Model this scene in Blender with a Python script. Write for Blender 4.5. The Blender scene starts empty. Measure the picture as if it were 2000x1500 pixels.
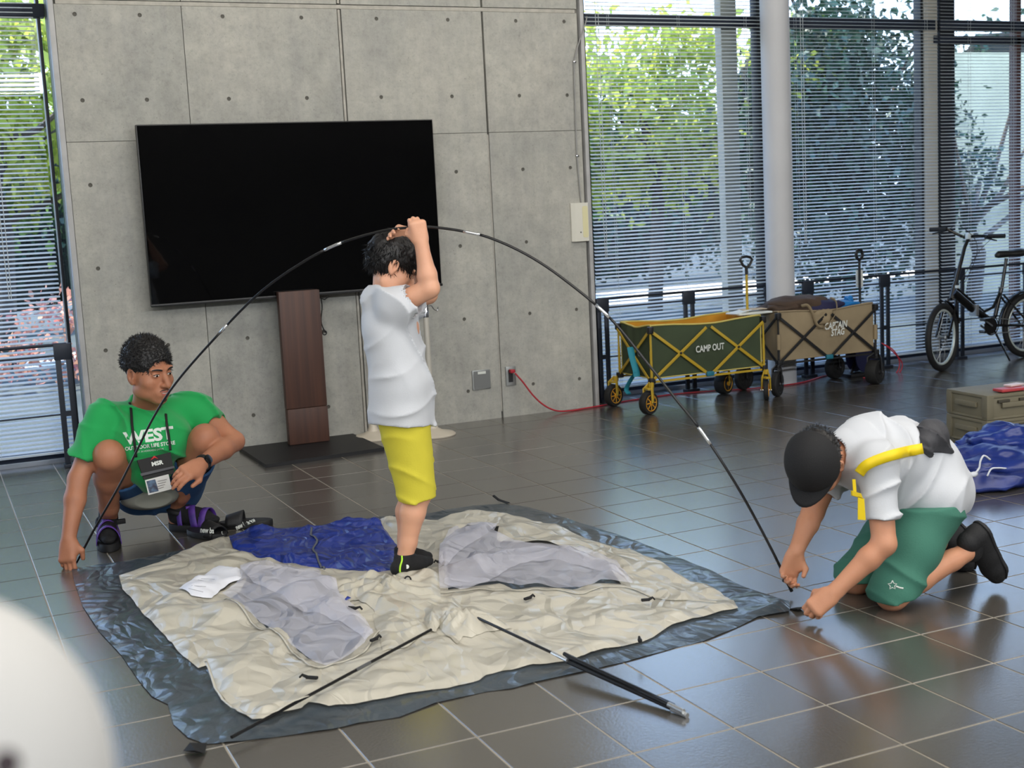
import bpy, bmesh, math, random
import numpy as np
from mathutils import Vector, Matrix, Euler
from mathutils.geometry import delaunay_2d_cdt
from mathutils import noise as mnoise
from mathutils.bvhtree import BVHTree

SC = bpy.context.scene
COL = SC.collection
random.seed(7)
RNG = np.random.default_rng(7)
PI = math.pi

# ------------------------------------------------------------ camera, sky, sun, exposure
FPX = 2520.57
YAW, PITCH, ROLL = -0.424128, -0.134432, 0.050252
CAM = np.array([-1.22346, -7.36334, 1.29912])
ca, sa = math.cos(YAW), math.sin(YAW)
cb, sb = math.cos(PITCH), math.sin(PITCH)
cc, sc_ = math.cos(ROLL), math.sin(ROLL)
MCAM = (np.array([[cc, 0, -sc_], [0, 1, 0], [sc_, 0, cc]])
        @ np.array([[1, 0, 0], [0, cb, sb], [0, -sb, cb]])
        @ np.array([[ca, sa, 0], [-sa, ca, 0], [0, 0, 1]]))     # rows: right, forward, up
cam_d = bpy.data.cameras.new('camera')
cam = bpy.data.objects.new('camera', cam_d)
COL.objects.link(cam)
cam.matrix_world = Matrix(((MCAM[0][0], MCAM[2][0], -MCAM[1][0], CAM[0]),
                           (MCAM[0][1], MCAM[2][1], -MCAM[1][1], CAM[1]),
                           (MCAM[0][2], MCAM[2][2], -MCAM[1][2], CAM[2]),
                           (0, 0, 0, 1)))
cam_d.sensor_fit = 'HORIZONTAL'
cam_d.sensor_width = 36.0
cam_d.lens = FPX * 36.0 / 2000.0
cam_d.clip_start = 0.05
cam_d.clip_end = 200
cam_d.dof.use_dof = True
cam_d.dof.focus_distance = 5.2
cam_d.dof.aperture_fstop = (cam_d.lens / 1000) / 0.0085
SC.camera = cam

world = bpy.data.worlds.new('sky')
SC.world = world
world.use_nodes = True
wn = world.node_tree
for n in list(wn.nodes):
    wn.nodes.remove(n)
w_out = wn.nodes.new('ShaderNodeOutputWorld')
w_bg = wn.nodes.new('ShaderNodeBackground')
w_tc = wn.nodes.new('ShaderNodeTexCoord')
w_sep = wn.nodes.new('ShaderNodeSeparateXYZ')
w_ramp = wn.nodes.new('ShaderNodeValToRGB')
wn.links.new(w_tc.outputs['Generated'], w_sep.inputs[0])
wn.links.new(w_sep.outputs['Z'], w_ramp.inputs[0])
w_ramp.color_ramp.elements[0].position = 0.0
w_ramp.color_ramp.elements[0].color = (0.72, 0.85, 1.0, 1)
w_ramp.color_ramp.elements[1].position = 0.7
w_ramp.color_ramp.elements[1].color = (0.28, 0.50, 1.0, 1)
wn.links.new(w_ramp.outputs[0], w_bg.inputs[0])
wn.links.new(w_bg.outputs[0], w_out.inputs[0])
w_bg.inputs[1].default_value = 4.6

sun_d = bpy.data.lights.new('sun', 'SUN')
sun_d.energy = 13.0
sun_d.angle = 0.01
sun_d.color = (1.0, 0.93, 0.80)
sun = bpy.data.objects.new('sun', sun_d)
COL.objects.link(sun)
sun.rotation_euler = Vector((-0.35, 0.30, 1.0)).to_track_quat('Z', 'Y').to_euler()   # from behind the building wall side, high

def area(name, loc, size, energy, color, aim):
    d = bpy.data.lights.new(name, 'AREA')
    d.shape = 'RECTANGLE'
    d.size, d.size_y = size
    d.energy = energy
    d.color = color
    o = bpy.data.objects.new(name, d)
    o.location = loc
    o.rotation_euler = (Vector(loc) - Vector(aim)).to_track_quat('Z', 'Y').to_euler()
    COL.objects.link(o)
    return o
# unseen fill lights added; the rear strip stands for windows inferred behind the camera
area('ceiling_fill_light', (1.2, -4.6, 3.45), (8.0, 4.5), 330, (1.0, 0.95, 0.88), (1.2, -4.0, 0))  # soft overhead fill, added; no known luminaire
area('wall_fill_light', (1.2, -1.5, 3.42), (6.0, 0.5), 48, (1.0, 0.93, 0.82), (1.2, 0.0, 1.7))  # added to brighten the wall, mostly its top
area('left_fill_light', (-5.6, -7.0, 1.9), (4.5, 2.6), 110, (0.90, 0.95, 1.0), (1.0, -2.0, 0.6))  # added side fill, no known window there
area('rear_window_light', (1.5, -11.4, 3.38), (13.0, 0.30), 420, (0.94, 0.97, 1.0), (1.2, -2.0, 0.7))

SC.view_settings.view_transform = 'Standard'
SC.view_settings.look = 'None'
SC.view_settings.gamma = 1.0
SC.view_settings.use_curve_mapping = False
SC.view_settings.exposure = 0.0
cy = SC.cycles
cy.use_denoising = True
cy.max_bounces = 10
cy.diffuse_bounces = 4
cy.glossy_bounces = 4
cy.transmission_bounces = 8
cy.transparent_max_bounces = 16
cy.caustics_reflective = False
cy.caustics_refractive = False
cy.sample_clamp_indirect = 6.0

# ------------------------------------------------------------ helpers
def ray(u, v):
    return MCAM.T @ np.array([(u - 1000) / FPX, 1.0, -(v - 750) / FPX])
def at(u, v, Y):
    """point of the world seen at (u, v) that lies at depth Y (distance from the concrete wall)"""
    d = ray(u, v)
    return CAM + d * ((Y - CAM[1]) / d[1])
def fl(u, v, z=0.0):
    """point of the floor plane (height z) seen at (u, v)"""
    d = ray(u, v)
    return CAM + d * ((z - CAM[2]) / d[2])
def px(P):
    q = (np.asarray(P, float) - CAM) @ MCAM.T
    return np.stack([1000 + FPX * q[..., 0] / q[..., 1], 750 - FPX * q[..., 2] / q[..., 1]], -1)

def lin(c):
    c = [x / 255.0 for x in c]
    return tuple(x / 12.92 if x <= 0.04045 else ((x + 0.055) / 1.055) ** 2.4 for x in c)

MATS = {}
def mat(name, col, rough=0.6, metal=0.0, spec=0.5, var=0.0, vscale=8.0, col2=None, bump=0.0, bscale=200.0,
        alpha=1.0, trans=0.0, coat=0.0, translucent=0.0, emit=0.0, stretch=(1, 1, 1), sheen=0.0, detail=4.0, tint=None):
    if name in MATS:
        return MATS[name]
    m = bpy.data.materials.new(name)
    m.use_nodes = True
    nt = m.node_tree
    b = nt.nodes['Principled BSDF']
    c = lin(col) + (1,)
    b.inputs['Base Color'].default_value = c
    b.inputs['Roughness'].default_value = rough
    b.inputs['Metallic'].default_value = metal
    b.inputs['Specular IOR Level'].default_value = spec
    b.inputs['Alpha'].default_value = alpha
    b.inputs['Transmission Weight'].default_value = trans
    b.inputs['Coat Weight'].default_value = coat
    if sheen:
        b.inputs['Sheen Weight'].default_value = sheen
    if emit:
        b.inputs['Emission Color'].default_value = c
        b.inputs['Emission Strength'].default_value = emit
    tc = None
    if var or bump or col2 is not None:
        tc = nt.nodes.new('ShaderNodeTexCoord')
        mp = nt.nodes.new('ShaderNodeMapping')
        mp.inputs['Scale'].default_value = stretch
        nt.links.new(tc.outputs['Object'], mp.inputs[0])
    if var or col2 is not None:
        nz = nt.nodes.new('ShaderNodeTexNoise')
        nz.inputs['Scale'].default_value = vscale
        nz.inputs['Detail'].default_value = detail
        nt.links.new(mp.outputs[0], nz.inputs['Vector'])
        rp = nt.nodes.new('ShaderNodeValToRGB')
        rp.color_ramp.elements[0].position = 0.35
        rp.color_ramp.elements[1].position = 0.65
        if col2 is None:
            rp.color_ramp.elements[0].color = tuple(max(0, x * (1 - var)) for x in c[:3]) + (1,)
            rp.color_ramp.elements[1].color = tuple(min(1, x * (1 + var)) for x in c[:3]) + (1,)
        else:
            rp.color_ramp.elements[0].color = c
            rp.color_ramp.elements[1].color = lin(col2) + (1,)
        nt.links.new(nz.outputs['Fac'], rp.inputs[0])
        nt.links.new(rp.outputs[0], b.inputs['Base Color'])
    if bump:
        n2 = nt.nodes.new('ShaderNodeTexNoise')
        n2.inputs['Scale'].default_value = bscale
        n2.inputs['Detail'].default_value = 3
        nt.links.new(mp.outputs[0], n2.inputs['Vector'])
        bp = nt.nodes.new('ShaderNodeBump')
        bp.inputs['Strength'].default_value = bump
        bp.inputs['Distance'].default_value = 0.004
        nt.links.new(n2.outputs['Fac'], bp.inputs['Height'])
        nt.links.new(bp.outputs[0], b.inputs['Normal'])
    if translucent:
        out = nt.nodes['Material Output']
        tr = nt.nodes.new('ShaderNodeBsdfTranslucent')
        tr.inputs[0].default_value = (lin(tint) + (1,)) if tint else c
        if not tint and (var or col2 is not None):
            nt.links.new(rp.outputs[0], tr.inputs[0])
        mx = nt.nodes.new('ShaderNodeMixShader')
        mx.inputs[0].default_value = translucent
        nt.links.new(b.outputs[0], mx.inputs[1])
        nt.links.new(tr.outputs[0], mx.inputs[2])
        nt.links.new(mx.outputs[0], out.inputs[0])
    MATS[name] = m
    return m

ORG = {}                      # world origin of each thing, so that part meshes can be given in world coordinates
def tag(o, label=None, cat=None, group=None, kind=None):
    if label: o['label'] = label
    if cat: o['category'] = cat
    if group: o['group'] = group
    if kind: o['kind'] = kind
    return o
def thing(name, loc, label, cat, group=None, kind=None, rz=0.0):
    o = bpy.data.objects.new(name, None)
    o.empty_display_size = 0.1
    COL.objects.link(o)
    o.location = loc
    o.rotation_euler = (0, 0, rz)
    ORG[o] = (np.array(loc, float), rz)
    return tag(o, label, cat, group, kind)
def link_mesh(name, me, m, parent=None, label=None, local=False):
    o = bpy.data.objects.new(name, me)
    COL.objects.link(o)
    if m is not None and not me.materials:
        me.materials.append(m)
    if parent is not None:
        o.parent = parent
        org = ORG[parent]
        ORG[o] = org
        if not local:
            R = Matrix.Rotation(-org[1], 4, 'Z') @ Matrix.Translation(Vector(-org[0]))
            me.transform(R)
    else:
        ORG[o] = (np.zeros(3), 0.0)
    if label:
        o['label'] = label
    return o

class MB:
    """collects faces of one mesh"""
    def __init__(s):
        s.v, s.f, s.n = [], [], 0
    def add(s, vs, fs):
        k = s.n
        s.v.extend([tuple(map(float, p)) for p in vs])
        s.f.extend([tuple(i + k for i in f) for f in fs])
        s.n += len(vs)
        return s
    def box(s, c, size, R=None, bev=0.0):
        hx, hy, hz = size[0] / 2, size[1] / 2, size[2] / 2
        b = min(bev, hx * .9, hy * .9, hz * .9)
        if b > 0:
            bm = bmesh.new()
            bmesh.ops.create_cube(bm, size=1)
            for vv in bm.verts:
                vv.co = Vector((vv.co.x * size[0], vv.co.y * size[1], vv.co.z * size[2]))
            bmesh.ops.bevel(bm, geom=list(bm.edges), offset=b, segments=2, affect='EDGES', profile=0.6)
            bm.verts.index_update()
            V = [vv.co.copy() for vv in bm.verts]
            F = [[q.index for q in f.verts] for f in bm.faces]
            bm.free()
        else:
            V = [Vector((x, y, z)) for x in (-hx, hx) for y in (-hy, hy) for z in (-hz, hz)]
            F = [(0, 1, 3, 2), (4, 6, 7, 5), (0, 4, 5, 1), (2, 3, 7, 6), (0, 2, 6, 4), (1, 5, 7, 3)]
        if R is not None:
            V = [R @ p for p in V]
        c = Vector(c)
        return s.add([p + c for p in V], F)
    def bar(s, a, b, w, h, bev=0.0, up=(0, 0, 1)):
        a, b = Vector(a), Vector(b)
        d = (b - a)
        L = d.length
        x = d.normalized()
        u = Vector(up)
        if abs(x.dot(u)) > .98: u = Vector((0, 1, 0))
        y = u.cross(x).normalized()
        z = x.cross(y)
        R = Matrix((x, y, z)).transposed()
        return s.box((a + b) / 2, (L, w, h), R, bev)
    def tube(s, pts, r, n=10, caps=True, flat=1.0, up=(0, 0, 1)):
        pts = [Vector(p) for p in pts]
        rs = r if isinstance(r, (list, tuple)) else [r] * len(pts)
        V, F = [], []
        pu = None
        for i, p in enumerate(pts):
            t = (pts[min(i + 1, len(pts) - 1)] - pts[max(i - 1, 0)]).normalized()
            if pu is None:
                u = Vector(up)
                if abs(t.dot(u)) > .95: u = Vector((1, 0, 0))
            else:
                u = pu
            side = t.cross(u).normalized()
            u = side.cross(t).normalized()
            pu = u
            for k in range(n):
                a = 2 * PI * k / n
                V.append(p + side * math.cos(a) * rs[i] + u * math.sin(a) * rs[i] * flat)
        for i in range(len(pts) - 1):
            for k in range(n):
                a, b = i * n + k, i * n + (k + 1) % n
                F.append((a, b, b + n, a + n))
        if caps:
            F.append(tuple(range(n - 1, -1, -1)))
            F.append(tuple(range((len(pts) - 1) * n, len(pts) * n)))
        return s.add(V, F)
    def ring(s, c, axis, R, r, n=32, m=8, flat=1.0):
        """torus"""
        ax = Vector(axis).normalized()
        u = ax.orthogonal().normalized()
        w = ax.cross(u)
        V, F = [], []
        for i in range(n):
            a = 2 * PI * i / n
            d = u * math.cos(a) + w * math.sin(a)
            for k in range(m):
                b = 2 * PI * k / m
                V.append(Vector(c) + d * (R + r * math.cos(b)) + ax * (r * flat * math.sin(b)))
        for i in range(n):
            for k in range(m):
                F.append((i * m + k, ((i + 1) % n) * m + k, ((i + 1) % n) * m + (k + 1) % m, i * m + (k + 1) % m))
        return s.add(V, F)
    def lathe(s, base, axis, prof, n=24):
        """prof: list of (radius, height along axis)"""
        ax = Vector(axis).normalized()
        u = ax.orthogonal().normalized()
        w = ax.cross(u)
        V, F = [], []
        for r, h in prof:
            for k in range(n):
                a = 2 * PI * k / n
                V.append(Vector(base) + ax * h + (u * math.cos(a) + w * math.sin(a)) * max(r, 1e-4))
        for i in range(len(prof) - 1):
            for k in range(n):
                a, b = i * n + k, i * n + (k + 1) % n
                F.append((a, b, b + n, a + n))
        F.append(tuple(range(n - 1, -1, -1)))
        F.append(tuple(range((len(prof) - 1) * n, len(prof) * n)))
        return s.add(V, F)
    def quad(s, a, b, c, d):
        return s.add([a, b, c, d], [(0, 1, 2, 3)])
    def mesh(s, name, smooth=False):
        me = bpy.data.meshes.new(name)
        me.from_pydata(s.v, [], s.f)
        me.update()
        if smooth:
            me.polygons.foreach_set('use_smooth', [True] * len(me.polygons))
        return me
    def build(s, name, m, parent=None, smooth=False, label=None, local=False, auto=True):
        me = s.mesh(name, smooth)
        if not smooth and auto and len(me.polygons) > 6:
            me.polygons.foreach_set('use_smooth', [True] * len(me.polygons))
            try:
                me.set_sharp_from_angle(angle=math.radians(35))
            except Exception:
                pass
        return link_mesh(name, me, m, parent, label, local)

def np_mesh(name, V, F, smooth=True):
    me = bpy.data.meshes.new(name)
    V = np.asarray(V, np.float32)
    F = np.asarray(F, np.int32)
    k = F.shape[1]
    me.vertices.add(len(V)); me.vertices.foreach_set('co', V.ravel())
    me.loops.add(F.size); me.loops.foreach_set('vertex_index', F.ravel())
    me.polygons.add(len(F))
    me.polygons.foreach_set('loop_start', np.arange(0, F.size, k, dtype=np.int32))
    me.polygons.foreach_set('loop_total', np.full(len(F), k, np.int32))
    me.update(calc_edges=True)
    if smooth:
        me.polygons.foreach_set('use_smooth', np.ones(len(F), bool))
    return me

def cdt_mesh(outline, step, holes=(), extra=()):
    """triangulate a 2-D outline (with holes) filled with a jittered grid; returns verts2d, faces"""
    def dens(poly):
        out = []
        n = len(poly)
        for i in range(n):
            a, b = np.array(poly[i]), np.array(poly[(i + 1) % n])
            k = max(1, int(np.linalg.norm(b - a) / step))
            for j in range(k):
                out.append(tuple(a + (b - a) * j / k))
        return out
    ring = dens(outline)
    verts = [Vector(p) for p in ring]
    n0 = len(ring)
    edges = [(i, (i + 1) % n0) for i in range(n0)]
    faces = [list(range(n0))]
    hr = []
    for h in holes:
        k = len(verts)
        verts += [Vector(p) for p in h]
        edges += [(k + i, k + (i + 1) % len(h)) for i in range(len(h))]
        hr.append(np.array(h))
    A = np.array(ring)
    lo, hi = A.min(0), A.max(0)
    gx, gy = np.meshgrid(np.arange(lo[0], hi[0], step), np.arange(lo[1], hi[1], step))
    P = np.stack([gx.ravel(), gy.ravel()], 1) + RNG.uniform(-.2, .2, (gx.size, 2)) * step
    P = P[inside(P, A)]
    # keep grid points off the border
    for chunk in [A] + hr:
        if len(P):
            d = np.min(np.linalg.norm(P[:, None] - chunk[None], axis=2), axis=1) if len(P) * len(chunk) < 8e6 else np.ones(len(P))
            P = P[d > step * .45]
    for h in hr:
        if len(P): P = P[~inside(P, h)]
    verts += [Vector(p) for p in P]
    res = delaunay_2d_cdt(verts, edges, [], 1 if not holes else 1, 1e-7)
    V = np.array([tuple(v) for v in res[0]])
    F = [f for f in res[2]]
    Fa = np.array([f for f in F if len(f) == 3])
    cen = V[Fa].mean(1)
    keep = inside(cen, A)
    for h in hr:
        keep &= ~inside(cen, h)
    return V, Fa[keep]
def inside(P, poly):
    x, y = P[:, 0], P[:, 1]
    r = np.zeros(len(P), bool)
    n = len(poly)
    j = n - 1
    for i in range(n):
        xi, yi = poly[i]; xj, yj = poly[j]
        c = ((yi > y) != (yj > y)) & (x < (xj - xi) * (y - yi) / (yj - yi + 1e-12) + xi)
        r ^= c
        j = i
    return r

def text_mesh(txt, size, bold=0.0, extrude=0.0):
    cu = bpy.data.curves.new('lettering', 'FONT')
    cu.body = txt
    cu.size = size
    cu.align_x = 'CENTER'
    cu.align_y = 'CENTER'
    cu.offset = bold
    cu.extrude = extrude
    cu.resolution_u = 3
    o = bpy.data.objects.new('lettering', cu)
    COL.objects.link(o)
    dg = bpy.context.evaluated_depsgraph_get()
    me = bpy.data.meshes.new_from_object(o.evaluated_get(dg))
    bpy.data.objects.remove(o)
    return me
def place_text(name, txt, size, M, m, parent, bold=0.0, sx=1.0, drape=None, lift=0.002, label=None, italic=0.0):
    """text in the XY plane of frame M (4x4); drape = BVH the letters are laid onto along -Z of M"""
    me = text_mesh(txt, size, bold)
    if drape is not None:
        bm = bmesh.new(); bm.from_mesh(me)
        bmesh.ops.triangulate(bm, faces=bm.faces)
        bmesh.ops.subdivide_edges(bm, edges=[e for e in bm.edges if e.calc_length() > size * .25], cuts=2)
        bm.to_mesh(me); bm.free()
    for v in me.vertices:
        co = Vector((v.co.x * sx + italic * v.co.y, v.co.y, v.co.z))
        p = M @ co
        if drape is not None:
            d = -(M.to_3x3() @ Vector((0, 0, 1))).normalized()
            h = drape.ray_cast(p - d * 0.1, d, 0.4)
            if h[0] is not None:
                p = h[0] - d * lift
        v.co = p
    me.update()
    me.materials.clear()
    return link_mesh(name, me, m, parent, label)
def frame(o, x, y):
    """4x4 with origin o, x axis x, y axis ~y"""
    x = Vector(x).normalized(); z = x.cross(Vector(y)).normalized(); y = z.cross(x)
    M = Matrix((x, y, z)).transposed().to_4x4()
    M.translation = Vector(o)
    return M
def lerp(a, b, t):
    return np.asarray(a, float) * (1 - t) + np.asarray(b, float) * t
def spline(pts, n):
    """Catmull-Rom through pts"""
    P = [np.asarray(p, float) for p in pts]
    P = [2 * P[0] - P[1]] + P + [2 * P[-1] - P[-2]]
    out = []
    m = len(P) - 3
    for i in range(m):
        for k in range(n):
            t = k / n
            a, b, c, d = P[i:i + 4]
            out.append(0.5 * ((2 * b) + (-a + c) * t + (2 * a - 5 * b + 4 * c - d) * t * t + (-a + 3 * b - 3 * c + d) * t ** 3))
    out.append(P[-2])
    return out

# ------------------------------------------------------------ materials of the room
def concrete_mat(name, seed):
    m = bpy.data.materials.new(name); m.use_nodes = True
    nt = m.node_tree; N = nt.nodes; L = nt.links
    b = N['Principled BSDF']
    tc = N.new('ShaderNodeTexCoord'); mp = N.new('ShaderNodeMapping')
    mp.inputs['Location'].default_value = (seed, seed * .37, 0)
    L.new(tc.outputs['Object'], mp.inputs[0])
    def noise(s, d, r=.5, src=mp.outputs[0]):
        n = N.new('ShaderNodeTexNoise'); n.inputs['Scale'].default_value = s; n.inputs['Detail'].default_value = d
        n.inputs['Roughness'].default_value = r; L.new(src, n.inputs['Vector']); return n
    def ramp(src, a, ca_, b_, cb_):
        r = N.new('ShaderNodeValToRGB'); r.color_ramp.elements[0].position = a; r.color_ramp.elements[1].position = b_
        r.color_ramp.elements[0].color = ca_; r.color_ramp.elements[1].color = cb_; L.new(src, r.inputs[0]); return r
    def mix(kind, fac, A, B):
        x = N.new('ShaderNodeMix'); x.data_type = 'RGBA'; x.blend_type = kind; x.inputs[0].default_value = fac
        L.new(A, x.inputs[6]); L.new(B, x.inputs[7]); return x.outputs[2]
    big = ramp(noise(1.3, 6, .7).outputs['Fac'], .3, lin((160, 161, 156)) + (1,), .7, lin((188, 186, 177)) + (1,))
    mid = ramp(noise(9, 6, .75).outputs['Fac'], .35, (.84, .84, .84, 1), .62, (1.04, 1.04, 1.04, 1))
    fine = ramp(noise(45, 5, .8).outputs['Fac'], .32, (.80, .81, .82, 1), .50, (1.02, 1.02, 1.02, 1))
    ms = N.new('ShaderNodeMapping'); ms.inputs['Scale'].default_value = (14, 14, 1.2); L.new(tc.outputs['Object'], ms.inputs[0])
    streak = ramp(noise(1.0, 4, .6, ms.outputs[0]).outputs['Fac'], .35, (.93, .93, .94, 1), .6, (1.02, 1.02, 1.01, 1))
    c = mix('MULTIPLY', 1, big.outputs[0], mid.outputs[0])
    c = mix('MULTIPLY', .8, c, fine.outputs[0])
    c = mix('MULTIPLY', 1, c, streak.outputs[0])
    vo = N.new('ShaderNodeTexVoronoi'); vo.inputs['Scale'].default_value = 22; L.new(mp.outputs[0], vo.inputs['Vector'])
    pit = ramp(vo.outputs['Distance'], .035, (.45, .45, .45, 1), .075, (1, 1, 1, 1))
    c = mix('MULTIPLY', .8, c, pit.outputs[0])
    L.new(c, b.inputs['Base Color'])
    b.inputs['Roughness'].default_value = .78
    bp = N.new('ShaderNodeBump'); bp.inputs['Strength'].default_value = .35; bp.inputs['Distance'].default_value = .003
    L.new(noise(90, 4).outputs['Fac'], bp.inputs['Height']); L.new(bp.outputs[0], b.inputs['Normal'])
    return m
M_CONC = [concrete_mat('board_formed_concrete_%d' % i, i * 3.1) for i in range(3)]
M_JOINT = mat('concrete_joint', (128, 127, 120), .85, var=.2, vscale=12)
M_STRIP = mat('concrete_fillet', (176, 173, 164), .8, var=.12, vscale=20, bump=.2)
M_PLUG = mat('mortar_plug', (92, 90, 84), .9, var=.15, vscale=60)
M_TRIM = mat('pale_painted_trim', (178, 178, 178), .6, var=.08, vscale=10)
M_JAMB = mat('bronze_jamb_metal', (58, 48, 40), .6, var=.1, vscale=3)
M_BLACK = mat('black_frame_metal', (26, 26, 30), .45, metal=.3)
M_NAVY = mat('dark_blue_steel', (38, 44, 58), .5, metal=.3)
M_COLUMN = mat('white_column_paint', (196, 197, 200), .55, var=.03, vscale=3)
M_CEIL = mat('ceiling_paint', (205, 203, 198), .8)
M_WALLW = mat('interior_wall_paint', (120, 118, 114), .8, var=.05)
M_GROUT = mat('tile_grout', (150, 143, 128), .8, var=.08, vscale=6)
def floor_tile_mat():
    m = bpy.data.materials.new('stoneware_tile'); m.use_nodes = True
    nt = m.node_tree; N = nt.nodes; L = nt.links; b = N['Principled BSDF']
    ge = N.new('ShaderNodeNewGeometry')
    oi = N.new('ShaderNodeObjectInfo')
    n1 = N.new('ShaderNodeTexNoise'); n1.inputs['Scale'].default_value = 120; n1.inputs['Detail'].default_value = 4
    n2 = N.new('ShaderNodeTexNoise'); n2.inputs['Scale'].default_value = 3; n2.inputs['Detail'].default_value = 3
    for n in (n1, n2): L.new(ge.outputs['Position'], n.inputs['Vector'])
    r = N.new('ShaderNodeValToRGB')
    r.color_ramp.elements[0].position = .25; r.color_ramp.elements[0].color = lin((60, 57, 53)) + (1,)
    r.color_ramp.elements[1].position = .75; r.color_ramp.elements[1].color = lin((88, 84, 78)) + (1,)
    mx = N.new('ShaderNodeMath'); mx.operation = 'MULTIPLY_ADD'; mx.inputs[1].default_value = .55
    L.new(n1.outputs['Fac'], mx.inputs[0])
    m2 = N.new('ShaderNodeMath'); m2.operation = 'MULTIPLY_ADD'; m2.inputs[1].default_value = .35
    L.new(n2.outputs['Fac'], m2.inputs[0])
    m3 = N.new('ShaderNodeMath'); m3.operation = 'MULTIPLY'; m3.inputs[1].default_value = .16
    L.new(oi.outputs['Random'], m3.inputs[0]); L.new(m3.outputs[0], m2.inputs[2]); L.new(m2.outputs[0], mx.inputs[2])
    L.new(mx.outputs[0], r.inputs[0]); L.new(r.outputs[0], b.inputs['Base Color'])
    b.inputs['Roughness'].default_value = .24
    b.inputs['Specular IOR Level'].default_value = 1.0
    b.inputs['Coat Weight'].default_value = .6
    b.inputs['Coat Roughness'].default_value = .22
    bp = N.new('ShaderNodeBump'); bp.inputs['Strength'].default_value = .28; bp.inputs['Distance'].default_value = .002
    L.new(n1.outputs['Fac'], bp.inputs['Height']); L.new(bp.outputs[0], b.inputs['Normal'])
    return m
M_TILE = floor_tile_mat()

# ------------------------------------------------------------ floor: grout bed + one object per tile
floor = MB().box((1.5, -5.85, -.0515), (15.5, 12.4, .10)).build('floor', M_GROUT)
tag(floor, kind='structure')
TP = 0.2847
ox, oy = 1.0606, -4.5081
gap = .0048
def tile_mb(x, y, mb=None):
    mb = mb or MB()
    h, b = TP / 2 - gap / 2, .0012
    V = []
    for z, k in ((-.006, 0), (-.0011, 0), (0, b)):
        V += [(x - h + k, y - h + k, z), (x + h - k, y - h + k, z), (x + h - k, y + h - k, z), (x - h + k, y + h - k, z)]
    F = [(8, 9, 10, 11)] + [(4 + i, 4 + (i + 1) % 4, 8 + (i + 1) % 4, 8 + i) for i in range(4)] + [(i, (i + 1) % 4, 4 + (i + 1) % 4, 4 + i) for i in range(4)]
    return mb.add(V, F)
cells = []
for i in range(-22, 28):
    for j in range(-26, 17):
        x, y = ox + (i + .5) * TP, oy + (j + .5) * TP
        if y > .30 or y < -11.8 or x < -6 or x > 9: continue
        q = (np.array([x, y, 0]) - CAM) @ MCAM.T
        if q[1] < .4:
            cells.append((9e9, x, y)); continue
        u, v = 1000 + FPX * q[0] / q[1], 750 - FPX * q[2] / q[1]
        vis = -120 < u < 2120 and 0 < v < 1640
        cells.append((np.linalg.norm(q) if vis else 1e9, x, y))
cells.sort()
tme = tile_mb(0, 0).mesh('tile'); tme.materials.append(M_TILE)
for d, x, y in cells[:300]:
    o = bpy.data.objects.new('tile', tme); COL.objects.link(o); o.parent = floor; o.location = (x, y, RNG.uniform(-.0003, 0))
rest = MB()
for d, x, y in cells[300:]:
    tile_mb(x, y, rest)
o = rest.build('tile_field', M_TILE, floor); tag(o, kind='stuff')

# ------------------------------------------------------------ concrete wall with recessed joints and form-tie plugs
WX0, WX1 = -.44, 2.690
tag_wall = MB().box(((WX0 + WX1) / 2, .165, 1.7), (WX1 - WX0, .27, 3.6)).build('wall_back', M_JOINT)
tag(tag_wall, kind='structure')
ZJ = 1.772; ZS0, ZS1 = 2.493, 2.520
vj = [WX0, .225, 1.125, 2.025, WX1]
vw = [.0, .004, .026, .022, .0]         # joint widths
holes_x = [-.338] + [.45 * k for k in range(6)] + [2.582]
holes_z = [.1915 + .45 * k for k in range(6)]
cols = [(WX0, .223), (.227, 1.112), (1.138, 2.018), (2.032, 2.672)]
rows = [(.0, ZJ - .0015), (ZJ + .0015, ZS0), (ZS1, 3.45)]
plugs = []
for ci, (xa, xb) in enumerate(cols):
    for ri, (za, zb) in enumerate(rows):
        hs = [(x, z) for x in holes_x for z in holes_z if xa + .03 < x < xb - .03 and za + .03 < z < zb - .03]
        rings = [[(x + .0115 * math.cos(a), z + .0115 * math.sin(a)) for a in np.linspace(0, 2 * PI, 14, endpoint=False)] for x, z in hs]
        V, F = cdt_mesh([(xa, za), (xb, za), (xb, zb), (xa, zb)], .30, holes=rings)
        mb = MB()
        yf = .0 + [0, .0012, -.0008, .0005][ci] + .0008 * ri
        mb.add([(p[0], yf, p[1]) for p in V], [tuple(f) for f in F])
        bd = [(xa, za), (xb, za), (xb, zb), (xa, zb)]
        for k in range(4):
            a, b = bd[k], bd[(k + 1) % 4]
            mb.quad((a[0], yf, a[1]), (a[0], .03, a[1]), (b[0], .03, b[1]), (b[0], yf, b[1]))
        for r_ in rings:
            for k in range(len(r_)):
                a, b = r_[k], r_[(k + 1) % len(r_)]
                mb.quad((a[0], yf, a[1]), (b[0], yf, b[1]), (b[0], yf + .014, b[1]), (a[0], yf + .014, a[1]))
            plugs.append((np.mean([p[0] for p in r_]), yf + .0035, np.mean([p[1] for p in r_])))
        me = mb.mesh('concrete_panel')
        link_mesh('concrete_panel', me, M_CONC[(ci + ri) % 3], tag_wall)
pm = MB().lathe((0, 0, 0), (0, -1, 0), [(.0115, -.01), (.0115, -.001), (.009, .0)], 14).mesh('tie_hole_plug'); pm.materials.append(M_PLUG)
for p in plugs:
    o = bpy.data.objects.new('tie_hole_plug', pm); COL.objects.link(o); o.parent = tag_wall; o.location = p
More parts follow.
